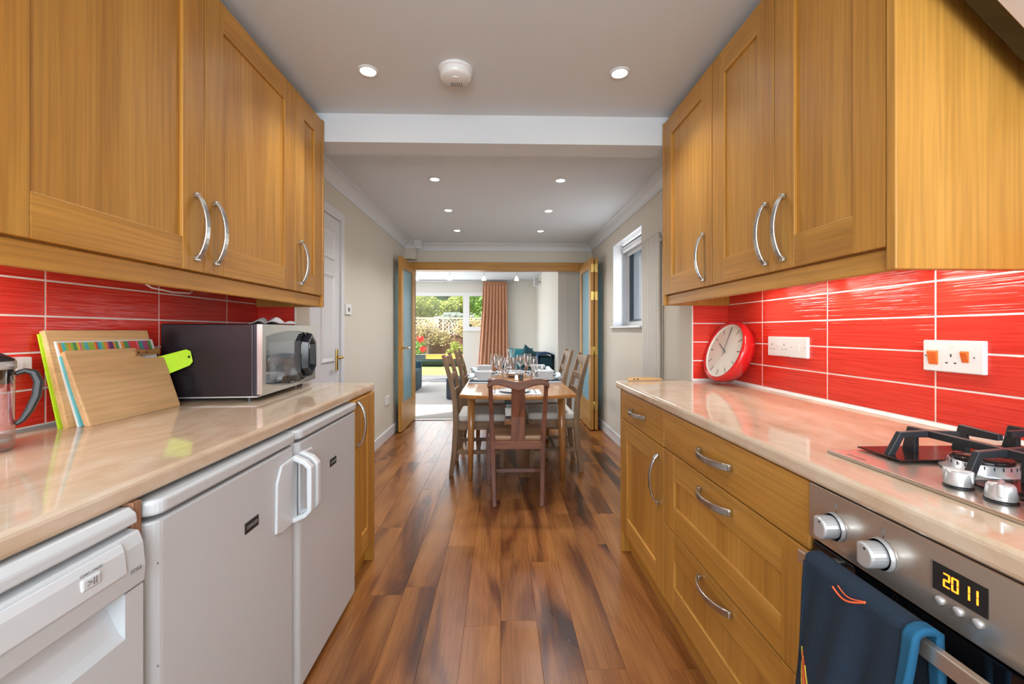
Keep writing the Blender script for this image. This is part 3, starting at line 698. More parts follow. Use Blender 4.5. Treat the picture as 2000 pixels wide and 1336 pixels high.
for q in ([(.45, .03), (.45, .07)], [(.45, .03), (.56, .03)], [(.45, .05), (.54, .05)], [(.45, .07), (.56, .07)], [(.68, .025), (.68, .075)], [(.73, .025), (.73, .075)]):
    obj('print', MB().tube([on_back(q[0][0] + (q[1][0] - q[0][0]) * k / 5, q[0][1] + (q[1][1] - q[0][1]) * k / 5) for k in range(6)], .0014, 6), NEON, t)

# ---- gas hob
t = thing('gas_hob', 'stainless gas hob with black cast iron pan supports on the worktop', 'hob', (.95, .65, .91))
HX0, HX1, HY0, HY1 = .724, 1.195, .355, .938
pl = obj('plate', B(HX0, HX1, HY0, HY1, .910, .9175), STEEL, t, bevel=.003)
for k in range(7): obj('brand_mark', B(.738, .744, .895 - .0065 * k, .899 - .0065 * k, .9174, .9178), plain('brown_print', (.20, .07, .04), .6), pl)
SUPP = plain('dark_enamel', (.02, .014, .013), .16)
def support(y0, y1):
    m = MB(); z0, z1 = .9215, .9245
    m.prism([(.792, y1), (.792, y1 - .105), (.803, y1 - .125), (.834, y1 - .128), (.834, y0 + .128), (.803, y0 + .125), (.792, y0 + .105), (.792, y0), (.83, y0), (.83, y0 + .012), (.862, y1 - .06), (1.165, y1 - .06), (1.165, y1)], 'z', z0, z1)
    g = thing('pan_support', None, None); g.parent = t; g.location = Vector((.98, (y0 + y1) / 2, .92)) - FRAME[t.name]; FRAME[g.name] = Vector((.98, (y0 + y1) / 2, .92))
    obj('base_plate', MB().box(.792, 1.165, y1 - .105, y1, z0, z1), SUPP, g, bevel=.001)
    obj('base_plate', MB().box(.792, 1.165, y0, y0 + .06, z0, z1), SUPP, g, bevel=.001)
    yc = (y0 + y1) / 2
    for xx, ya, yb in ((.884, y1 - .030, y0 + .030), (1.108, y1 - .030, y0 + .030)):
        m = MB(); m.strip([(xx, ya, .921), (xx, ya - .006, .968), (xx, ya - .040, .968), (xx, yb + .040, .968), (xx, yb + .006, .968), (xx, yb, .921)], (1, 0, 0), .011, [.03, .022, .014, .014, .022, .03])
        obj('bar', m, IRON, g, bevel=.0015)
    # short stubs at the middle of each end
    for yy, s in ((y1 - .030, -1), (y0 + .030, 1)):
        obj('finger', MB().strip([(.996, yy, .921), (.996, yy + s * .006, .968), (.996, yy + s * .075, .968)], (1, 0, 0), .011, [.032, .024, .013]), IRON, g, bevel=.0015)
    # fingers over each burner, from the front and back
    for yy in (yc + .0,):
        for s, xa, xb in ((1, .806, .935), (-1, 1.168, 1.045)):
            obj('finger', MB().strip([(xa, yy + .075, .921), (xa + s * .022, yy + .073, .966), (xa + s * .07, yy + .07, .968), (xb, yy + .06, .968)], (0, 1, 0), .011, .014), IRON, g, bevel=.0015)
            obj('finger', MB().strip([(xa, yy - .075, .921), (xa + s * .022, yy - .073, .966), (xa + s * .07, yy - .07, .968), (xb, yy - .06, .968)], (0, 1, 0), .011, .014), IRON, g, bevel=.0015)
support(.660, .936); support(.362, .640)
def burner(x, y, r):
    b = obj('burner', MB().lathe([(0, .9175), (r * 1.25, .9175), (r * 1.25, .922), (r * 1.02, .924), (r, .936), (r * .6, .938), (0, .938)], (x, y, 0), 32), SILVER, t, smooth=True)
    obj('burner_cap', MB().lathe([(r * .2, .936), (r * .92, .937), (r * .94, .942), (r * .8, .946), (0, .948)], (x, y, 0), 32), SUPP, b, smooth=True)
    m = MB()
    for k in range(24): a = 2 * math.pi * k / 24; m.box(x + r * 1.0 * math.cos(a) - .0008, x + r * 1.0 * math.cos(a) + .0008, y + r * math.sin(a) - .0008, y + r * math.sin(a) + .0008, .930, .936)
    obj('flame_ports', m, INK, b, kind='stuff')
burner(.905, .786, .047); burner(1.085, .80, .036); burner(.905, .50, .036); burner(1.085, .50, .047)
for k in range(4):
    yk = .706 - .062 * k
    kb = obj('knob', MB().lathe([(0, .9175), (.0195, .9175), (.0195, .920), (.016, .9205)], (.772, yk, 0), 28), BLACKP, t, smooth=True)
    m = MB(); pl2 = []
    m.lathe([(.0175, .9215), (.0185, .925), (.0160, .942), (.0140, .945), (0, .9455)], (.772, yk, 0), 28)
    g = obj('knob_grip', m, SILVER, kb, smooth=True)
    rot = [.5, -.9, .2, .4][k]
    w = MB().box(.772 - .004, .772 + .004, yk - .0195, yk + .0195, .926, .9475); ob = obj('knob_pointer', w, SILVER, kb, bevel=.003); ob.rotation_euler = (0, 0, rot)

# ---- cooker hood (inclined glass) and its chimney
t = thing('cooker_hood', 'black inclined glass cooker hood above the gas hob', 'hood', (1.0, .6, 1.6))
def incl(p0, p1, th):
    a = Vector((p0[0], p0[1])); b = Vector((p1[0], p1[1])); d = (b - a).normalized(); nn = Vector((-d.y, d.x)); nn = nn if nn.x > 0 else -nn
    return [tuple(a), tuple(b), tuple(b + nn * th), tuple(a + nn * th)]
obj('glass_front', MB().prism(incl((.80, 2.067), (1.215, 1.652), .018), 'y', .290, .888), BLACKG, t, bevel=.002)
obj('filter_panel', MB().prism(incl((.83, 2.026), (1.190, 1.666), .012), 'y', .330, .846), plain('satin_steel', (.74, .68, .66), .3, 0), t, bevel=.002)
obj('housing', MB().prism([(.84, 2.045), (1.238, 1.66), (1.238, 2.08), (.84, 2.08)], 'y', .31, .87), STEEL, t)
obj('chimney', B(.98, 1.238, .46, .72, 2.08, ZC), STEEL, t)

# ---- microwave
MWL, MWD, MWH = .577, .362, .278
t = thing('microwave', 'black and steel microwave oven at the end of left worktop', 'microwave', (-.915, 1.675, .910), R(4.3), local=True)
# local frame: origin at near front corner; +y along the front, -x into the depth
obj('case', B(-MWD, -.034, 0, MWL, .020, MWH + .020), DARKM, t, bevel=.004)
obj('front_frame', B(-.034, -.019, .001, MWL - .001, .020, MWH + .020), plain('violet_plastic', (.03, .026, .04), .25), t, bevel=.002)
obj('base_strip', B(-MWD + .01, -.02, .003, MWL - .003, .0155, .022), SILVER, t)
for xx in (-.33, -.06):
    for yy in (.03, MWL - .05): obj('foot', MB().cyl((xx, yy, 0), .013, .018), BLACKP, t)
# door: steel frame with arched glass
def arch_window():
    """outline of the glass: y,z with bowed top and bottom"""
    ya, yb = .030, MWL - .035; za, zb = .058, .250; p = []
    for i in range(13): u = i / 12; p.append((ya + (yb - ya) * u, za - .006 - .030 * math.sin(math.pi * u) ** .9 + .012))
    for i in range(13): u = 1 - i / 12; p.append((ya + (yb - ya) * u, zb + .000 + .022 * math.sin(math.pi * u) ** .9))
    return p
STEELL = plain('bright_steel', (.66, .64, .60), .24, 1)
win = arch_window()
bm = bmesh.new()
outer = [(0.001, .026), (MWL - .001, .026), (MWL - .001, MWH + .019), (0.001, MWH + .019)]
def ring_mesh(outer, inner, x0, x1):
    """plate with a hole, as quads from inner points to the nearest outer boundary point"""
    m = MB(); n = len(inner); cy = sum(p[0] for p in inner) / n; cz = sum(p[1] for p in inner) / n
    ylo, yhi = outer[0][0], outer[1][0]; zlo, zhi = outer[0][1], outer[2][1]
    def proj(p):
        dy, dz = p[0] - cy, p[1] - cz; tt = min(((yhi - cy) / dy if dy > 1e-9 else (ylo - cy) / dy if dy < -1e-9 else 1e9), ((zhi - cz) / dz if dz > 1e-9 else (zlo - cz) / dz if dz < -1e-9 else 1e9))
        return (cy + dy * tt, cz + dz * tt)
    # add the four corner directions so the corners stay square
    pts = list(inner)
    for c in outer:
        a = math.atan2(c[1] - cz, c[0] - cy); best = min(range(len(inner)), key=lambda i: abs(math.atan2(math.sin(math.atan2(inner[i][1] - cz, inner[i][0] - cy) - a), math.cos(math.atan2(inner[i][1] - cz, inner[i][0] - cy) - a))))
        pts[best] = ('corner', inner[best], c)
    O = [p[2] if p[0] == 'corner' else proj(p) for p in pts]
    for x in (x0, x1):
        m._add([(x, *p) for p in inner] + [(x, *p) for p in O], [(i, (i + 1) % n, (i + 1) % n + n, i + n) for i in range(n)])
    m._add([(x0, *p) for p in O] + [(x1, *p) for p in O], [(i, (i + 1) % n, (i + 1) % n + n, i + n) for i in range(n)])
    m._add([(x0, *p) for p in inner] + [(x1, *p) for p in inner], [(i, (i + 1) % n, (i + 1) % n + n, i + n) for i in range(n)])
    return m
bm.free()
dr = obj('door', ring_mesh(outer, win, -.019, 0), STEELL, t)
obj('glass', MB().prism(win, 'x', -.010, -.006), plain('mirror_black_glass', (.03, .035, .04), .03, 0, spec=1.0, coat=1), dr)
obj('inner_screen', MB().prism([(.075, .075), (.40, .075), (.40, .225), (.075, .225)], 'x', -.0062, -.0055), plain('grey_screen', (.16, .18, .20), .08, 0, coat=1), dr)
# hexagonal handle ring
hy0, hy1, hz0, hz1 = .395, .520, .048, .265; hm = (hy0 + hy1) / 2
def hexa(e): return [(hy0 + e, hz0 + .045 + e * .55), (hm, hz0 + e * 1.25), (hy1 - e, hz0 + .045 + e * .55), (hy1 - e, hz1 - .045 - e * .55), (hm, hz1 - e * 1.25), (hy0 + e, hz1 - .045 - e * .55)]
m = MB(); o_, i_ = hexa(0), hexa(.030)
m._add([(0.0, *p) for p in o_] + [(.026, *p) for p in hexa(.007)] + [(.026, *p) for p in hexa(.020)] + [(.004, *p) for p in i_], [(k * 6 + i, k * 6 + (i + 1) % 6, (k + 1) * 6 + (i + 1) % 6, (k + 1) * 6 + i) for k in range(3) for i in range(6)])
obj('handle', m, plain('blue_black_gloss', (.008, .012, .022), .12), dr)
for k in range(7): obj('brand_mark', B(0, .0006, .262 + .0065 * k, .2665 + .0065 * k, .041, .046), GREYINK, dr)
for r_ in range(3):
    m = MB()
    for k in range(5): m.box(-.285 + r_ * .048, -.252 + r_ * .048, -.0004, .001, .052 + k * .0105, .0575 + k * .0105)
    obj('vent', m, plain('vent_black', (.003, .003, .003), .6), t)
tc = MB()
rn = random.Random(5)
def crumple(u, v):
    return (-.17 + .13 * u + .012 * math.sin(9 * v), .20 + .16 * v + .01 * math.sin(7 * u), 0.0 + .030 * abs(math.sin(u * 5.3 + v * 3.1) * math.sin(v * 6.1 + .4)) * (1 - (2 * u - 1) ** 4) + .002)
cl = obj('dish_cloth', MB().surf(22, 22, lambda u, v: (crumple(u, v)[0] - .915, crumple(u, v)[1] + 1.675, crumple(u, v)[2] + .910 + MWH + .0225)), plain('grey_cloth', (.50, .48, .48), .95), None, smooth=True, solid=.003)
tag(cl, 'crumpled grey cloth lying on top of the microwave', 'cloth')

# ---- chopping boards leaning on the tiles
def board(name, lab, cat, mat, xb, xt, y0, y1, h, th, poly=None, bev=.003, z0=.9105):
    """leaning board: local y along its width, local z up the board, pivot at its bottom front edge"""
    t = thing(name, lab, cat, (xb, y0, z0), local=True, group='chopping boards against the tiles'); a = math.atan2(xb - xt, math.sqrt(max(1e-6, h * h - (xb - xt) ** 2)))
    t.rotation_euler = (0, -a, 0)
    W = y1 - y0; poly = poly or [(0, 0), (W, 0), (W, h), (0, h)]
    obj('slab', MB().prism(poly, 'x', -th, 0), mat, t, bevel=bev, seg=2); return t
t = board('chopping_board', 'worn pale wooden chopping board in front of the others', 'board', wood('worn_beech_y', 'y', (.74, .50, .26), (.70, .455, .225), (.60, .36, .16), rough=.6, cross=7, fibre=.14),
      -1.156, -1.232, 1.243, 1.590, .228, .018, [(.004, 0), (.342, 0), (.345, .01), (.348, .188), (.262, .190), (.250, .200), (.248, .224), (.238, .228), (.008, .228), (0, .22), (0, .006)], .004)
t = board('chopping_board', 'white glass cutting board with coloured stripes', 'board', plain('white_board', (.80, .82, .82), .3), -1.182, -1.252, 1.240, 1.580, .252, .010)
cols = [(.75, .08, .06), (.10, .35, .12), (.80, .55, .05), (.05, .35, .50), (.45, .10, .25), (.85, .80, .70), (.30, .12, .05), (.10, .55, .55), (.85, .30, .05), (.35, .55, .08), (.15, .05, .20), (.80, .15, .30)]
rs = random.Random(11); y = .006; k = 0
while y < .325:
    w = rs.uniform(.005, .012); c = cols[rs.randrange(len(cols))]; obj('stripe', B(0, .0006, y, y + w, .206, .246), plain('board_stripe_%d' % cols.index(c), c, .35), t); y += w
obj('aqua_edge', B(-.0005, .0042, -.001, .22, .002, .206), AQUA, t)
t = board('chopping_board', 'thick honey-coloured wooden board behind the striped one', 'board', beech('y'), -1.196, -1.262, 1.222, 1.572, .281, .016)
t = board('chopping_board', 'lime green plastic board at the back with handle sticking out', 'board', LIME, -1.214, -1.270, 1.214, 1.560, .268, .004, None, .001)
m = MB(); hp = [(-.012, .338, .118), (.004, .352, .118), (.034, .395, .122), (.060, .428, .132)]
m = MB(); m._add([(-.006, .336, .094), (-.006, .336, .172), (.076, .430, .190), (.085, .438, .181), (.085, .438, .140), (.076, .430, .128)], [(0, 1, 2, 3, 4, 5)])
obj('grip', m, LIME, t, solid=.005, bevel=.001)
obj('grip_hole', MB().cyl((.0745, .4315, .160), .005, .0085, 'x', 14), INK, t)
t = thing('bread_knife', 'wooden knife handle resting in the notch of worn board', 'knife', (-1.222, 1.46, 1.118))
obj('handle', MB().strip([(-1.226, 1.468, 1.105), (-1.226, 1.50, 1.110), (-1.226, 1.54, 1.107), (-1.226, 1.575, 1.111)], (1, 0, 0), .014, [.018, .020, .017, .019]), wood('knife_wood', 'y', (.55, .33, .13), (.48, .27, .10), (.36, .18, .06)), t, bevel=.004)
for yy in (1.478, 1.512): obj('rivet', MB().cyl((-1.2185, yy, 1.108), .003, .0015, 'x', 10), INK, t)

# ---- coffee press at the frame edge, wall socket behind it
t = thing('coffee_press', 'glass coffee press with black curved handle on the worktop', 'coffee press', (-1.156, .988, .910))
cx, cy = -1.156, .988
obj('jar', MB().lathe([(0, .912), (.046, .912), (.050, .918), (.050, 1.098), (.052, 1.106)], (cx, cy, 0), 32), GLASS, t, smooth=True)
obj('rim_band', MB().lathe([(.0505, 1.094), (.0530, 1.094), (.0530, 1.112), (.0505, 1.112)], (cx, cy, 0), 32), SILVER, t, smooth=True)
obj('lid', MB().lathe([(0, 1.108), (.049, 1.108), (.050, 1.116), (.030, 1.130), (0, 1.132)], (cx, cy, 0), 32), BLACKP, t, smooth=True)
obj('plunger', MB().lathe([(.047, 1.062), (.047, 1.100), (.042, 1.100), (.042, 1.062)], (cx, cy, 0), 32), DARKM, t, smooth=True)
obj('plunger_rod', MB().cyl((cx, cy, .93), .003, .20), CHROME, t, smooth=True)
obj('filter', MB().lathe([(0, .930), (.046, .930), (.046, .940), (0, .940)], (cx, cy, 0), 32), SILVER, t, smooth=True)
dv = Vector((.80, .60, 0)).normalized()
def hp_(r, z): return (cx + dv.x * r, cy + dv.y * r, z)
obj('handle', MB().strip([hp_(.050, 1.082), hp_(.066, 1.089), hp_(.080, 1.084), hp_(.087, 1.062), hp_(.084, 1.030), hp_(.073, .998), hp_(.062, .976), hp_(.051, .966)], (-dv.y, dv.x, 0), .018, [.010, .012, .015, .016, .016, .015, .012, .010]), BLACKP, t, bevel=.004)
t = thing('wall_socket', 'white wall socket behind the coffee press', 'socket', (-1.28, 1.08, 1.07))
obj('plate', B(-1.284, -1.250, 1.035, 1.182, 1.069, 1.112), WHITEPL, t, bevel=.003)
for yy in (1.065, 1.150): obj('rocker', B(-1.251, -1.247, yy - .008, yy + .008, 1.080, 1.100), WHITEPL, t, bevel=.001)

# ---- right: wall sockets
def plate(lab, y0, y1, z0, z1, x=1.2345, th=.012):
    t = thing('wall_socket', lab, 'socket', (x, (y0 + y1) / 2, z0), group='white sockets on the red tiles'); obj('plate', B(x - th, x, y0, y1, z0, z1), WHITEPL, t, bevel=.003); return t
def outlet(t, yc, zc, x, s=1.0):
    obj('pin_hole', B(x - .0006, x + .001, yc - .0018, yc + .0018, zc + .006, zc + .014), INK, t)
    for dy in (-.011, .011): obj('pin_hole', B(x - .0006, x + .001, yc + dy - .003, yc + dy + .003, zc - .012, zc - .0085), INK, t)
t = plate('white double wall socket beside the red clock', 1.791, 1.938, 1.071, 1.156); xf = 1.2225
outlet(t, 1.905, 1.112, xf); outlet(t, 1.825, 1.112, xf)
for yy in (1.872, 1.857): obj('rocker', B(xf - .002, xf + .001, yy - .005, yy + .005, 1.117, 1.130), WHITEPL, t, bevel=.001)
t = plate('white single switch plate joined to the double socket', 1.684, 1.790, 1.070, 1.156, th=.014); xf = 1.2205
obj('rocker', B(xf - .002, xf + .001, 1.726, 1.746, 1.098, 1.126), WHITEPL, t, bevel=.001)
for yy in (1.775, 1.697): obj('screw', MB().cyl((xf - .0008, yy, 1.113), .0022, .001, 'x', 10), GREYINK, t)
t = plate('white cooker switch with two orange rockers above the hob', 1.056, 1.213, 1.068, 1.155, th=.013); xf = 1.2215
for ya, yb, za, zb in ((1.170, 1.196, 1.087, 1.126), (1.091, 1.108, 1.097, 1.127)):
    obj('rocker', MB().prism([(xf + .001, za), (xf - .001, za), (xf - .008, zb - .004), (xf - .006, zb), (xf + .001, zb)], 'y', ya, yb), ORANGE, t, bevel=.001)
outlet(t, 1.136, 1.104, xf)
for yy in (1.205, 1.078): obj('screw', MB().cyl((xf - .0008, yy, 1.111), .0024, .001, 'x', 10), GREYINK, t)
obj('neon', B(xf - .0008, xf + .001, 1.130, 1.143, 1.134, 1.142), FACE, t)

# ---- red clock leaning against the wall
t = thing('wall_clock', 'round red clock with cream face leaning against the tiles', 'clock', (1.131, 2.148, 1.082), local=True)
# local: face normal = -x before tilting; y along the face, z up
t.rotation_euler = (0, R(20), R(4))
CR = .160
obj('case', MB().lathe([(.139, -.004), (.147, -.012), (.155, -.010), (CR, 0), (CR, .020), (.154, .034), (.150, .056), (.10, .060), (0, .060)], (0, 0, 0), 64, 'x'), REDP, t, smooth=True)
obj('rim', MB().lathe([(.1355, .004), (.1355, -.005), (.139, -.0055), (.141, -.004)], (0, 0, 0), 64, 'x'), FACE, t, smooth=True)
fc = obj('face', MB().cyl((.002, 0, 0), .140, .004, 'x', 64), FACE, t)
def clock_bar(name, ang, r0, r1, w, x, mat, parent):
    # ang clockwise from 12 as seen by the viewer (viewer looks along +x: right is -y)
    d = Vector((0, -math.sin(ang), math.cos(ang))); sd = Vector((0, math.cos(ang), math.sin(ang)))
    obj(name, MB().strip([Vector((x, 0, 0)) + d * r0, Vector((x, 0, 0)) + d * r1], sd, w, .0012), mat, parent)
for k in range(12): clock_bar('hour_mark', R(30 * k), .100, .128, .0035 if k % 3 == 0 else .0026, .0014, INK, fc)
clock_bar('hour_hand', R(-60), -.018, .072, .0055, -.0005, GREYINK, fc)
clock_bar('minute_hand', R(-1), -.020, .118, .0042, -.0015, GREYINK, fc)
clock_bar('second_hand', R(3), -.03, .112, .0014, -.0022, GREYINK, fc)
obj('hub', MB().cyl((-.003, 0, 0), .005, .005, 'x', 14), GREYINK, fc)

# ---- wooden-handled tool on the worktop end
t = thing('kitchen_knife', 'wooden-handled knife lying at the far end of worktop', 'knife', (.80, 2.33, .910))
obj('handle', MB().strip([(.690, 2.318, .920), (.74, 2.322, .921), (.82, 2.326, .920), (.88, 2.328, .918)], (0, 1, 0), [.024, .022, .026, .018], [.018, .017, .016, .010]), beech('x'), t, bevel=.004)
for xx in (.722, .742): obj('rivet', MB().cyl((xx, 2.3075, .921), .0042, .003, 'y', 10), INK, t)
obj('blade', MB().prism([(.875, 2.318), (.975, 2.330), (.960, 2.340), (.875, 2.338)], 'z', .9135, .9160), CHROME, t)

# ---- under-cabinet lights
def strip_light(lab, x, y0, y1, z):
    t = thing('cabinet_light', lab, 'light', (x, (y0 + y1) / 2, z), group='slim lights under the wall cabinets')
    obj('housing', B(x - .022, x + .022, y0, y1, z - .006, z), WHITEPL, t, bevel=.002)
    obj('diffuser', B(x - .017, x + .017, y0 + .008, y1 - .008, z - .009, z - .006), STRIP, t)
strip_light('slim cabinet light nearest the hob', 1.13, 1.00, 1.26, 1.371)
strip_light('slim cabinet light in the middle above the cooker switch', 1.13, 1.345, 1.615, 1.371)
strip_light('slim cabinet light above the double socket', 1.13, 1.70, 1.95, 1.371)
strip_light('slim cabinet light above the coffee press', -1.17, .80, 1.06, 1.362)
o = obj('light_cable', MB().tube([(-1.17, 1.40, 1.355), (-1.16, 1.46, 1.325), (-1.15, 1.54, 1.317), (-1.15, 1.62, 1.320), (-1.16, 1.68, 1.352)], .003, 8), WHITEPL, smooth=True)
tag(o, 'thin white cable sagging below the wall cabinet pelmet', 'cable')

# ---- ceiling downlights and smoke alarm
def downlight(lab, x, y, watts):
    t = thing('downlight', lab, 'light', (x, y, ZC), group='recessed ceiling downlights')
    obj('trim_ring', MB().lathe([(.032, ZC - .001), (.034, ZC - .006), (.043, ZC - .005), (.045, ZC)], (x, y, 0), 28), COVE, t, smooth=True)
    obj('lamp', MB().lathe([(0, ZC - .0035), (.031, ZC - .0035), (.032, ZC - .001)], (x, y, 0), 24), LAMP, t)
    light('downlight_beam', 'SPOT', (x, y, ZC - .012), (0, 0, 0), watts, (1, .985, .97), spot_size=R(125), spot_blend=.8, shadow_soft_size=.03)
KW, DW = 17, 29
for lab, x, y in (('recessed ceiling downlight above the fridges, left of smoke alarm', -.59, 1.93), ('recessed ceiling downlight above the drawers, right of smoke alarm', .533, 1.915)): downlight(lab, x, y, KW)
for lab, x, y in (('kitchen ceiling downlight behind the camera on dishwasher side', -.59, .45), ('kitchen ceiling downlight behind the camera on oven side', .533, .45)): downlight(lab, x, y, KW * .35)
for k, y in enumerate((3.29, 4.13, 4.96)):
    nm = ('first', 'second', 'third')[k]
    downlight('%s dining ceiling downlight from the beam, white door side' % nm, -.503, y, DW); downlight('%s dining ceiling downlight from the beam, window side' % nm, .459, y, DW)
t = thing('smoke_alarm', 'round white smoke alarm on the kitchen ceiling', 'smoke alarm', (-.20, 1.915, ZC))
obj('base', MB().lathe([(0, ZC), (.076, ZC), (.076, ZC - .010), (.070, ZC - .014)], (-.20, 1.915, 0), 40), WHITEPL, t, smooth=False)
obj('cover', MB().lathe([(.070, ZC - .012), (.069, ZC - .036), (.062, ZC - .044), (0, ZC - .046)], (-.20, 1.915, 0), 40), WHITEPL, t, smooth=True)
obj('test_button', MB().cyl((-.20, 1.90, ZC - .049), .016, .004), WHITEPL, t)
for k in range(6): obj('vent', B(-.225 + k * .0095, -.221 + k * .0095, 1.935, 1.965, ZC - .0475, ZC - .0455), GREYINK, t)

# ================================================================== DINING ROOM
t = thing('light_switch', 'white light switch beside the white panelled door', 'switch', (DL, 3.53, 1.31))
obj('plate', B(DL, DL + .010, 3.47, 3.60, 1.315, 1.400), WHITEPL, t, bevel=.003); obj('rocker', B(DL + .010, DL + .016, 3.52, 3.545, 1.34, 1.372), GREYINK, t, bevel=.002)
t = thing('wall_socket', 'white wall socket low on the dining wall near folded door', 'socket', (DL, 4.75, .36))
obj('plate', B(DL, DL + .010, 4.66, 4.82, .375, .470), WHITEPL, t, bevel=.003)
for yy in (4.70, 4.78): obj('rocker', B(DL + .009, DL + .013, yy - .006, yy + .006, .435, .45), WHITEPL, t, bevel=.001)
# vertical radiator
t = thing('vertical_radiator', 'tall pale column radiator beside the small window', 'radiator', (DR - .05, 3.38, .25)); RADM = plain('radiator_paint', (.70, .68, .63), .3)
for k in range(9): obj('column', MB().lathe([(0, .30), (.011, .305), (.0135, .32), (.0135, 1.91), (.011, 1.925), (0, 1.93)], (1.192, 3.215 + k * .0425, 0), 12), RADM, t, smooth=True)
for z in (.36, 1.87): obj('header', MB().cyl((1.204, 3.20, z), .014, .37, 'y', 12), RADM, t, smooth=True)
for z in (.45, 1.75): obj('bracket', B(1.204, DR - .0005, 3.36, 3.40, z, z + .04), RADM, t)

# ---- dining table
TX, TZ = .125, .725; TY0, TY1 = 3.0, 4.92
t = thing('dining_table', 'teak dining table with rounded ends laid for six', 'table', (TX, (TY0 + TY1) / 2, 0))
def table_poly(w, y0, y1, bow, r=.05):
    p = []; n = 14
    for i in range(n + 1): u = -1 + 2 * i / n; p.append((TX + u * w, y0 + bow * u * u))
    for i in range(n + 1): u = 1 - 2 * i / n; p.append((TX + u * w, y1 - bow * u * u))
    return p
obj('table_top', MB().prism(table_poly(.425, TY0, TY1, .10), 'z', TZ - .026, TZ), teak('y'), t, bevel=.006, seg=3)
m = MB(); m.box(TX - .35, TX - .33, 3.36, 4.56, .645, TZ - .026); obj('apron', m, teak('y'), t)
obj('apron', B(TX + .33, TX + .35, 3.36, 4.56, .645, TZ - .026), teak('y'), t)
obj('apron', B(TX - .33, TX + .33, 3.52, 3.54, .645, TZ - .026), teak('x'), t); obj('apron', B(TX - .33, TX + .33, 4.54, 4.56, .645, TZ - .026), teak('x'), t)
for sx in (-1, 1):
    for yy in (3.40, 4.52):
        obj('leg', MB().tube([(TX + sx * .365, yy, 0), (TX + sx * .360, yy, .35), (TX + sx * .355, yy, TZ - .027)], [.018, .026, .031], 16), teak('z'), t, smooth=True)

# ---- dark splat-back chair at the table end
def splat_chair(lab, loc, rotz):
    """local: faces +y, back at y=0, origin on the floor between the back legs"""
    t = thing('dining_chair', lab, 'chair', loc, rotz, local=True, group='dark splat-back dining chairs')
    for s in (-1, 1):
        obj('back_leg', MB().strip([(s * .158, -.015, 0), (s * .166, .02, .22), (s * .172, .03, .42), (s * .180, .005, .62), (s * .187, -.055, .865)], (1, 0, 0), [.030, .032, .034, .030, .028], [.028, .032, .036, .030, .024]), mahogany('z'), t, bevel=.004)
        m = MB().strip([(s * .208, .40, 0), (s * .208, .40, .43)], (1, 0, 0), [.030, .040], [.030, .040]); obj('front_leg', m, mahogany('z'), t, bevel=.003)
        obj('side_stretcher', MB().strip([(s * .168, .03, .17), (s * .206, .39, .17)], (0, 0, 1), .028, .018), mahogany('y'), t)
        obj('side_rail', MB().strip([(s * .172, .03, .405), (s * .208, .40, .405)], (0, 0, 1), .055, .022), mahogany('y'), t)
    obj('cross_stretcher', B(-.188, .188, .21, .232, .158, .184), mahogany('x'), t); obj('back_rail', B(-.168, .168, .012, .038, .378, .432), mahogany('x'), t, bevel=.003)
    obj('front_rail', B(-.205, .205, .388, .410, .375, .432), mahogany('x'), t)
    n = 16; top = []; bot = []
    pts = [(-.205 + .41 * i / n) for i in range(n + 1)]
    def zc(x): q = abs(x) / .205; return .866 - .020 * math.exp(-(x / .075) ** 2) - .028 * max(0, q - .8) / .2
    poly = [(x, zc(x)) for x in pts] + [(x, zc(x) - .048 - .012 * math.exp(-(x / .08) ** 2) + .012 * (abs(x) / .205)) for x in reversed(pts)]
    obj('top_rail', MB().prism(poly, 'y', -.074, -.046), mahogany('x'), t, bevel=.006, seg=2)
    obj('splat', MB().strip([(0, .022, .425), (0, .006, .60), (0, -.045, .825)], (1, 0, 0), [.096, .094, .090], .010), mahogany('z'), t, bevel=.002)
    obj('seat', MB().prism([(-.165, .035), (.165, .035), (.200, .415), (-.200, .415)], 'z', .428, .462), plain('tan_leather', (.30, .17, .09), .4), t, bevel=.012, seg=3)
    return t
splat_chair('dark splat-back dining chair at the near end of table', (.117, 2.905, 0), 0)
splat_chair('dark splat-back dining chair at the far end of table', (.125, 5.27, 0), R(180))

# ---- limed oak ladder-back chairs
def ladder_chair():
    """local: faces +y, back legs at y=0, width along x"""
    t = thing('dining_chair', 'x', 'chair', (0, 0, 0), 0, local=True, group='limed oak ladder-back dining chairs')
    for s in (-1, 1):
        path = [(s * .205, -.020, 0), (s * .205, .006, .20), (s * .205, .020, .42), (s * .205, .012, .60), (s * .205, -.030, .80), (s * .205, -.085, .985)]
        obj('back_leg', MB().strip(path, (1, 0, 0), [.038] * 5 + [.034], [.036, .042, .048, .042, .036, .028]), pale_oak('z'), t, bevel=.004)
        obj('front_leg', B(s * .205 - .020, s * .205 + .020, .375, .415, 0, .435), pale_oak('z'), t, bevel=.003)
        obj('side_stretcher', B(s * .205 - .010, s * .205 + .010, .02, .38, .175, .205), pale_oak('y'), t); obj('side_rail', B(s * .205 - .012, s * .205 + .012, .02, .40, .375, .440), pale_oak('y'), t)
    obj('cross_stretcher', B(-.197, .197, .19, .212, .178, .202), pale_oak('x'), t); obj('front_rail', B(-.188, .188, .385, .408, .375, .440), pale_oak('x'), t); obj('back_rail', B(-.188, .188, .008, .032, .375, .440), pale_oak('x'), t)
    for z, hh, dy in ((.925, .080, -.068), (.785, .060, -.026), (.655, .060, .004)):
        obj('slat', MB().prism([(-.19, dy - .010), (0, dy - .026), (.19, dy - .010), (.19, dy + .008), (0, dy - .008), (-.19, dy + .008)], 'z', z - hh / 2, z + hh / 2), pale_oak('x'), t, bevel=.003)
    obj('seat_pad', MB().prism([(-.215, .035), (.215, .035), (.225, .425), (-.225, .425)], 'z', .438, .500), CREAMF, t, bevel=.022, seg=4)
    return t
ch = ladder_chair()
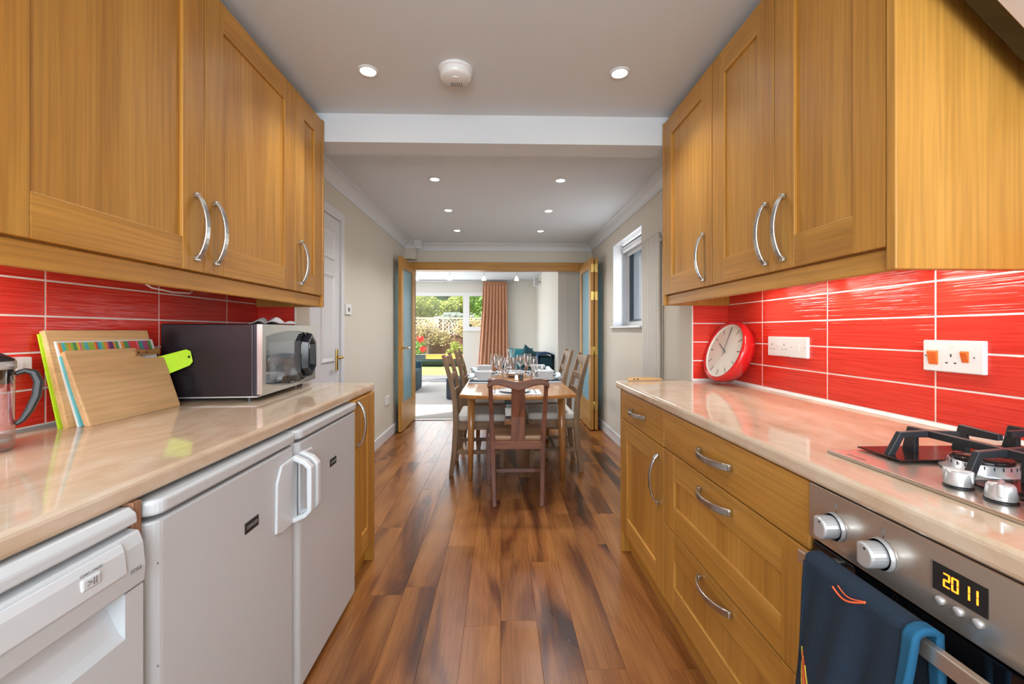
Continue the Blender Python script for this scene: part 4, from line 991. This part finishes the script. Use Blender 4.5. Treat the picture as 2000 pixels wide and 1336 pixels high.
spots = [((-.385, 3.735, 0), R(-90), 'limed oak ladder-back chair on garden door side, nearer the kitchen'), ((-.385, 4.635, 0), R(-90), 'limed oak ladder-back chair on garden door side, farther from kitchen'),
         ((.655, 3.80, 0), R(90), 'limed oak ladder-back chair on window side, nearer the kitchen'), ((.655, 4.62, 0), R(90), 'limed oak ladder-back chair on window side, farther from kitchen')]
for i, (loc, rz, lab) in enumerate(spots):
    o = ch if i == 0 else dup(ch); o.location = loc; o.rotation_euler = (0, 0, rz); o['label'] = lab

# ---- place settings
rg2 = random.Random(9)
def setting(x, y, rz, where, bowl=True):
    c, s = math.cos(rz), math.sin(rz)
    def P(u, v): return (x + u * c - v * s, y + u * s + v * c)
    z = TZ + .0005
    def rect(u0, u1, v0, v1): return [P(u0, v0), P(u1, v0), P(u1, v1), P(u0, v1)]
    tag(obj('placemat', MB().prism(rect(-.19, .19, -.13, .13), 'z', z, z + .004), MATF if bowl else plain('pale_placemat', (.66, .68, .70), .7)), ('grey-blue' if bowl else 'pale') + ' placemat %s' % where, 'placemat', 'placemats on the dining table')
    zp = z + .0045
    o = obj('plate', MB().lathe([(0, zp), (.070, zp), (.082, zp + .005), (.118, zp + .013), (.119, zp + .015), (.082, zp + .008), (0, zp + .004)], (*P(0, 0), 0), 36), CHINA, smooth=True); tag(o, 'pale grey dinner plate %s' % where, 'plate', 'dinner plates')
    zb = zp + .0055
    if bowl:
        m = MB(); r0, r1, hh = .050, .078, .082
        def sq(r, zz): return [(*P(a * r, b * r), zz) for a, b in ((-1, -1), (1, -1), (1, 1), (-1, 1))]
        vs = sq(r0, zb) + sq(r1, zb + hh) + sq(r1 - .006, zb + hh) + sq(r0 - .004, zb + .006)
        m._add(vs, [(3, 2, 1, 0), (12, 13, 14, 15)] + [(k * 4 + i, k * 4 + (i + 1) % 4, (k + 1) * 4 + (i + 1) % 4, (k + 1) * 4 + i) for k in range(3) for i in range(4)])
        tag(obj('bowl', m, CHINA, bevel=.004), 'square grey bowl standing on the plate %s' % where, 'bowl', 'square bowls')
    # cutlery and rolled napkin
    for nm, u in (('fork', -.150), ('knife', .150)):
        m = MB().strip([(*P(u, -.10), zp + .003), (*P(u, .0), zp + .004), (*P(u, .03), zp + .003), (*P(u, .10), zp + .003)], Vector((c, s, 0)), [.010, .006, .006, .018 if nm == 'fork' else .014], .002)
        tag(obj('table_' + nm, m, CHROME), 'silver table %s laid on placemat %s' % (nm, where), nm, 'cutlery on the dining table')
    ph = rg2.uniform(0, 6)
    def nap(u, v):
        a = 2 * math.pi * u; r = .020 + .008 * math.sin(3 * a + 9 * v + ph) + .012 * math.sin(5 * v + ph) ** 2; r *= (math.sin(math.pi * min(.999, max(.001, v))) ** .35)
        q = P(-.10 + .20 * v, -.115 + r * math.cos(a) * 1.25); return (q[0], q[1], max(zp + .017, zp + .036 + r * math.sin(a)))
    if bowl: tag(obj('napkin', MB().surf(18, 18, nap), NAPK, smooth=True), 'crumpled pale blue napkin in front of the bowl %s' % where, 'napkin', 'napkins on the dining table')
setting(-.155, 3.93, R(-90), 'at the garden-side seat nearer kitchen'); setting(-.165, 4.60, R(-90), 'at the garden-side seat farther from kitchen')
setting(.410, 3.97, R(90), 'at the window-side seat nearer kitchen'); setting(.395, 4.62, R(90), 'at the window-side seat farther from kitchen')
setting(.105, 3.20, 0, 'behind the dark near-end chair', False); setting(.135, 4.76, R(180), 'at the far end of table', False)
def wine_glass(x, y, hh, rb, lab):
    z = TZ; pr = [(0, z + .001), (.034, z + .001), (.033, z + .003), (.006, z + .009), (.004, z + .02), (.004, z + hh * .42), (rb * .55, z + hh * .48), (rb * .95, z + hh * .60), (rb, z + hh * .70), (rb * .93, z + hh * .86), (rb * .80, z + hh)]
    tag(obj('wine_glass', MB().lathe(pr, (x, y, 0), 24), GLASS, smooth=True), lab, 'glass', 'wine glasses on the dining table')
wine_glass(-.062, 4.22, .235, .042, 'tall wine glass beside the stacked bowls'); wine_glass(-.018, 4.05, .205, .040, 'shorter wine glass in front of tallest one, bowl side')
wine_glass(.268, 4.25, .235, .042, 'tall wine glass right of the carafe'); wine_glass(.315, 4.12, .215, .042, 'wine glass between two tumblers and the carafe')
wine_glass(.20, 4.40, .215, .040, 'wine glass behind the salt pot'); wine_glass(.07, 4.30, .19, .038, 'small wine glass right of the bowl-side tumbler'); wine_glass(.00, 4.48, .20, .038, 'wine glass close to the carafe, curtain side')
def tumbler(x, y, hh, r, lab):
    z = TZ; tag(obj('tumbler', MB().lathe([(0, z + .004), (r * .85, z + .004), (r * .86, z + .001), (r * .9, z + .001), (r, z + hh), (r * .95, z + hh), (r * .84, z + .012)], (x, y, 0), 24), GLASS, smooth=True), lab, 'glass', 'tumblers on the dining table')
tumbler(.040, 4.14, .10, .036, 'tumbler between wine glasses on bowl side'); tumbler(.300, 3.93, .10, .034, 'straight tumbler left of the square bowl on window side'); tumbler(.372, 4.16, .125, .042, 'wide stemless glass near the window-side bowl')
o = obj('carafe', MB().lathe([(0, TZ + .003), (.066, TZ + .003), (.072, TZ + .02), (.066, TZ + .09), (.042, TZ + .165), (.034, TZ + .20), (.040, TZ + .235), (.048, TZ + .262)], (.108, 4.62, 0), 32), GLASS, smooth=True); tag(o, 'clear glass water carafe in the middle of table', 'carafe')
for xx, lab in ((.145, 'small steel salt pot in the table centre'), (.190, 'small dark pepper pot in the table centre')):
    t = thing('salt_pot', lab, 'pot', (xx, 3.98, TZ)); obj('body', B(xx - .018, xx + .018, 3.962, 3.998, TZ + .0005, TZ + .055), CHROME if xx < .16 else BLACKP, t, bevel=.004); obj('cap', MB().cyl((xx, 3.98, TZ + .055), .014, .012), CHROME, t)
o = obj('serving_dish', MB().lathe([(0, TZ + .002), (.06, TZ + .002), (.11, TZ + .040), (.113, TZ + .042), (.06, TZ + .010), (0, TZ + .008)], (.13, 4.30, 0), 32), WCHINA, smooth=True); tag(o, 'white serving dish in front of the carafe', 'dish')

# ================================================================== LIVING ROOM
t = thing('curtain', 'terracotta pleated curtain beside the garden window', 'curtain', (-.13, 10.05, 0))
def curt(u, v):
    z = .03 + 2.30 * v; flare = (1 - v) ** 1.3; x = -.41 + .555 * u - .14 * flare * (1 - u) + .05 * flare * u
    return (x, 10.02 + .035 * math.sin(u * 2 * math.pi * 8 + .3 * math.sin(5 * v)) * (.35 + .65 * min(1, (1 - v) * 3)), z)
obj('fabric', MB().surf(128, 24, curt), CURT, t, smooth=True, solid=.004)
obj('heading', MB().surf(128, 3, lambda u, v: (-.41 + .555 * u, 10.012 + .012 * math.sin(u * 2 * math.pi * 16), 2.26 + .08 * v)), CURT, t, smooth=True, solid=.006)
o = obj('curtain_rail', MB().cyl((-2.4, 10.06, 2.345), .012, 2.66, 'x', 12), WHITEPL, smooth=True); tag(o, 'white curtain rail above the garden door', 'rail')
t = thing('spotlight_bar', 'white ceiling bar with hanging glass spotlights in living room', 'light', (-.6, 8, 2.37)); obj('bar', B(-1.75, .45, 7.985, 8.015, 2.275, 2.29), WHITEPL, t)
for xx in (-1.3, .2): obj('stay', MB().cyl((xx, 8, 2.29), .006, .08), WHITEPL, t)
for xx in (-1.562, -.949, -.314, .295):
    s = obj('stem', MB().cyl((xx, 8, 2.20), .005, .075), CHROME, t); obj('shade', MB().lathe([(.012, 2.205), (.022, 2.19), (.040, 2.135), (.042, 2.125)], (xx, 8, 0), 20), plain('opal_shade', (.9, .9, .9), .3, emit=(1, .96, .9), es=1.2), s, smooth=True)
t = thing('wall_speaker', 'small white speaker high in the living room corner', 'speaker', (.77, 9.6, 2.13)); obj('case', B(.70, .80, 9.0, 9.12, 2.13, 2.31), WHITEPL, t, bevel=.012); obj('grille', B(.705, .795, 8.997, 9.0, 2.14, 2.30), plain('grey_grille', (.5, .5, .5), .8), t); obj('bracket', B(.79, .84, 9.04, 9.08, 2.20, 2.24), WHITEPL, t)
# sofa along the right wall
t = thing('sofa', 'dark teal sofa against the living room side wall', 'sofa', (.4, 7.5, 0))
obj('base', B(.02, .80, 6.72, 8.50, .08, .26), SOFA, t, bevel=.02); obj('backrest', B(.60, .82, 6.70, 8.52, .10, .78), SOFA, t, bevel=.05, seg=3)
obj('armrest', B(.02, .62, 6.55, 6.74, .06, .60), SOFA, t, bevel=.04, seg=3); obj('armrest', B(.02, .62, 8.48, 8.67, .06, .60), SOFA, t, bevel=.04, seg=3)
for a, b in ((6.75, 7.61), (7.62, 8.47)): obj('seat_cushion', B(.0, .60, a, b, .26, .43), SOFA, t, bevel=.04, seg=3)
for xx in (.06, .74):
    for yy in (6.64, 8.58): obj('foot', MB().cyl((xx, yy, 0), .025, .08, 'z', 12, .02), mahogany('z'), t)
def cushion(lab, mat, loc, rot, w=.42, th=.14):
    def f(sg):
        def g(u, v):
            a, b = 2 * u - 1, 2 * v - 1; k = (1 - a ** 4) * (1 - b ** 4); pin = 1 - .07 * (1 - a * a) * abs(b) - .07 * (1 - b * b) * abs(a)
            return (a * w / 2 * pin, sg * th / 2 * max(0, k) ** .55, b * w / 2 * pin)
        return g
    m = MB().surf(16, 16, f(1)); m.surf(16, 16, f(-1)); o = obj('cushion', m, mat, smooth=True); o.location = loc; o.rotation_euler = rot; tag(o, lab, 'cushion', 'cushions on the sofa')
cushion('flat teal cushion lying against the far sofa arm', TEALC, (.40, 8.36, .63), (R(-14), 0, 0), .46); cushion('dark teal cushion tipped on its corner against sofa back', DTEAL, (.50, 7.55, .68), (R(-10), R(32), R(25)), .40)
def throw(u, v):
    s = v * 1.0; y = 6.698 + .40 * u + .02 * math.sin(8 * v)
    if s < .35: return (.585 + .02 * math.sin(9 * u), y, .46 + (s / .35) * .32)
    if s < .65: a = (s - .35) / .3 * math.pi; return (.71 - .125 * math.cos(a), y, .785 + .045 * math.sin(a) + .008 * math.sin(14 * u))
    return (.832, y, .785 - (s - .65) / .35 * .05)
tag(obj('throw_blanket', MB().surf(24, 40, throw), THROW, smooth=True, solid=.012), 'dark blue throw hanging over the near end of sofa back', 'blanket')
t = thing('footstool', 'square charcoal footstool on the carpet beyond the chairs', 'footstool', (-.68, 7.65, 0)); obj('body', B(-.935, -.42, 7.40, 7.92, .02, .30), OTTO, t, bevel=.012); obj('lid', B(-.938, -.417, 7.397, 7.923, .302, .365), OTTO, t, bevel=.015, seg=3)
for xx in (-.90, -.46):
    for yy in (7.44, 7.88): obj('foot', MB().cyl((xx, yy, 0), .02, .022), BLACKP, t)
t = thing('armchair', 'dark blue armchair mostly hidden behind the open oak door', 'chair', (-2.2, 8.6, 0)); obj('seat', B(-2.45, -1.64, 8.3, 9.0, .006, .42), SOFA, t, bevel=.04, seg=3); obj('backrest', B(-2.60, -2.40, 8.3, 9.0, .006, .85), SOFA, t, bevel=.05, seg=3)
for a, b in ((8.16, 8.32), (8.98, 9.14)): obj('armrest', B(-2.5, -1.66, a, b, .006, .56), SOFA, t, bevel=.04, seg=3)

# ================================================================== GARDEN
struct('patio', B(-9, 6, YF + .15, 12.2, -.16, -.06), plain('paving', (.24, .23, .22), .8, var=.2, bscale=4), 'pale paving strip outside the garden door')
struct('lawn', B(-14, 10, 12.2, 24, -.2, -.08), plain('lawn_green', (.30, .33, .11), .9, bump=.8, bscale=60, var=.35), 'dry green lawn beyond the paving')
rg = random.Random(21)
LEAF = [leaf_mat('leaf_yellow', (.30, .38, .05), (.60, .62, .16)), leaf_mat('leaf_mid', (.16, .34, .06), (.36, .52, .10)), leaf_mat('leaf_dark', (.035, .10, .03), (.10, .20, .05)), leaf_mat('leaf_silver', (.40, .48, .40), (.62, .68, .58)), leaf_mat('leaf_straw', (.55, .45, .20), (.75, .66, .36))]
BARK = plain('bark', (.22, .15, .10), .9)
# fence with trellis
t = thing('garden_fence', 'brown wooden garden fence with diamond trellis along the top', 'fence', (-2, 17.5, -.1)); FEN = wood('fence_wood', 'z', (.26, .12, .07), (.20, .09, .05), (.13, .055, .03), rough=.8)
m = MB(); x = -8.0
while x < 5: m.box(x, x + .115, 17.50, 17.52 + .01 * (int(x * 8) % 2), -.1, 1.02); x += .12
obj('boards', m, FEN, t, kind='stuff')
for k in range(8): obj('post', B(-8 + k * 1.83, -7.9 + k * 1.83, 17.53, 17.63, -.1, 1.75), FEN, t)
m = MB(); LAT = plain('pale_lattice', (.62, .50, .36), .8)
k = -8.8
while k < 5.4:
    m.strip([(k, 17.50, 1.0), (k + .70, 17.50, 1.70)], (0, 1, 0), .012, .022); m.strip([(k + .70, 17.48, 1.0), (k, 17.48, 1.70)], (0, 1, 0), .012, .022); k += .155
obj('trellis', m, LAT, t, kind='stuff')
obj('top_rail', B(-8, 5, 17.46, 17.52, 1.68, 1.74), LAT, t); obj('mid_rail', B(-8, 5, 17.46, 17.52, .98, 1.03), FEN, t)
def shrub(name, lab, cat, centre, size, n, leaf, li, stems=6, blobs=5):
    cx, cy, cz = centre; t = thing(name, lab, cat, (cx, cy, -.08), group='garden shrubs and trees'); m = MB()
    for b in range(blobs):
        c = (cx + rg.uniform(-.55, .55) * size[0], cy + rg.uniform(-.4, .4) * size[1], cz + rg.uniform(-.5, .5) * size[2])
        m.leaves(n // blobs, c, [s * rg.uniform(.45, .75) for s in size], leaf, rg, .35)
    obj('foliage', m, LEAF[li], t, kind='stuff')
    for k in range(stems):
        a = rg.uniform(0, 6.28); rr = rg.uniform(.1, .6); obj('stem', MB().tube([(cx + .05 * math.cos(a), cy + .05 * math.sin(a), -.08), (cx + .3 * rr * size[0] * math.cos(a), cy + .3 * rr * size[1] * math.sin(a), cz * .6), (cx + rr * size[0] * math.cos(a), cy + rr * size[1] * math.sin(a), cz + size[2] * .4)], [.04, .025, .008], 6), BARK, t)
shrub('tree', 'dark leafy tree rising behind the fence, behind the side window', 'tree', (-1.1, 22.5, 3.6), (2.4, 1.4, 1.9), 3600, .12, 2)
shrub('tree', 'dark leafy tree rising behind the fence, left end of view', 'tree', (-4.6, 22.6, 3.7), (2.4, 1.4, 1.9), 3600, .12, 2)
shrub('tree', 'mid green tree behind the fence in the middle of the garden', 'tree', (-2.9, 21.8, 3.0), (1.6, 1.2, 1.5), 3200, .10, 1)
shrub('shrub', 'bright yellow-green shrub above the fence left of centre', 'shrub', (-3.6, 19.2, 2.25), (1.0, .6, .65), 3400, .065, 0)
shrub('shrub', 'yellow-green shrub above the fence near the door post', 'shrub', (-1.9, 19.3, 2.2), (.95, .6, .6), 3200, .065, 0)
shrub('shrub', 'fresh green shrub seen through the side window', 'shrub', (-.85, 19.4, 2.3), (.85, .6, .9), 3200, .07, 1)
shrub('shrub', 'silver-leaved shrub spilling over the fence top', 'shrub', (-2.1, 18.3, 1.78), (.5, .35, .25), 1500, .05, 3)
shrub('climbing_shrub', 'straw-coloured climber covering the trellis', 'shrub', (-2.9, 17.2, 1.15), (1.1, .22, .55), 1500, .055, 4, 12)
shrub('climbing_shrub', 'straw-coloured climber on the trellis by the window', 'shrub', (-1.0, 17.2, 1.3), (.8, .2, .35), 1100, .055, 4, 6)
shrub('shrub', 'low bright green bush in front of the fence', 'shrub', (-1.75, 16.6, .45), (.42, .35, .30), 1500, .05, 0, 4)
shrub('shrub', 'leafy rose bush with red blooms near the canoe', 'shrub', (-3.15, 16.4, .45), (.45, .35, .50), 900, .055, 1, 5)
for x, z, lab in ((-2.98, .88, 'upper red rose bloom above the canoe'), (-2.86, .50, 'lower red rose bloom above the canoe')):
    tag(obj('rose_bloom', MB().leaves(70, (x, 16.0, z), (.13, .13, .13), .055, rg, .2), leaf_mat('rose_red', (.75, .02, .02), (.9, .08, .05))), lab, 'flower', 'red roses')
# canoe lying on the lawn
t = thing('canoe', 'dark green canoe with orange inside lying on the lawn', 'canoe', (-2.4, 15.6, -.08))
def hull(off, z_off):
    def f(u, v):
        a = (2 * u - 1); w = (1 - abs(a) ** 2.4) * .34 - off; q = math.pi * v; rise = .08 * abs(a) ** 3
        yy = w * math.cos(q); zz = .30 - .30 * math.sin(q) * (1 - abs(a) ** 6) + rise
        return (-2.2 + a * 1.9, 15.5 + yy * .95, -.075 + z_off + zz + yy * .20 + .03)
    return f
obj('hull', MB().surf(36, 12, hull(0, 0)), plain('dark_green_hull', (.02, .035, .03), .4), t, smooth=True, solid=.01)
obj('lining', MB().surf(24, 12, lambda u, v: hull(.02, .014)(.36 + .5 * u, v)), plain('orange_lining', (.80, .30, .03), .6), t, smooth=True)
obj('gunwale', MB().tube([hull(0, .006)(k / 36, 0) for k in range(37)], .016, 6), plain('pale_green_rim', (.35, .42, .32), .5), t, smooth=True); obj('gunwale', MB().tube([hull(0, .006)(k / 36, 1) for k in range(37)], .016, 6), plain('dark_rim', (.03, .04, .035), .5), t, smooth=True)
# neighbour's house seen through the small dining window
t = thing('neighbour_house', 'brick house side seen through the small dining window', 'house', (4, 9, 0))
m_, n_, l_, b_ = new_mat('brick_wall'); tc_ = n_.new('ShaderNodeTexCoord'); mp_ = n_.new('ShaderNodeMapping'); mp_.inputs['Rotation'].default_value = (R(90), 0, 0); l_.new(tc_.outputs['Object'], mp_.inputs[0]); bk = n_.new('ShaderNodeTexBrick'); bk.inputs['Scale'].default_value = 5; bk.inputs['Color1'].default_value = (.36, .19, .11, 1); bk.inputs['Color2'].default_value = (.28, .15, .09, 1); bk.inputs['Mortar'].default_value = (.5, .45, .4, 1); l_.new(mp_.outputs[0], bk.inputs[0]); l_.new(bk.outputs[0], b_.inputs['Base Color']); b_.inputs['Roughness'].default_value = .85
obj('wall', B(2.2, 3.46, 11.0, 15.0, -.1, 6.2), m_, t); obj('extension', B(3.46, 6.0, 11.6, 15.0, -.1, 1.75), m_, t)
obj('roof', MB().prism([(3.46, 1.75), (6.2, 1.75), (6.2, 1.8), (4.6, 2.9), (3.46, 2.35)], 'y', 11.4, 15.2), plain('roof_tiles', (.42, .19, .12), .8), t)
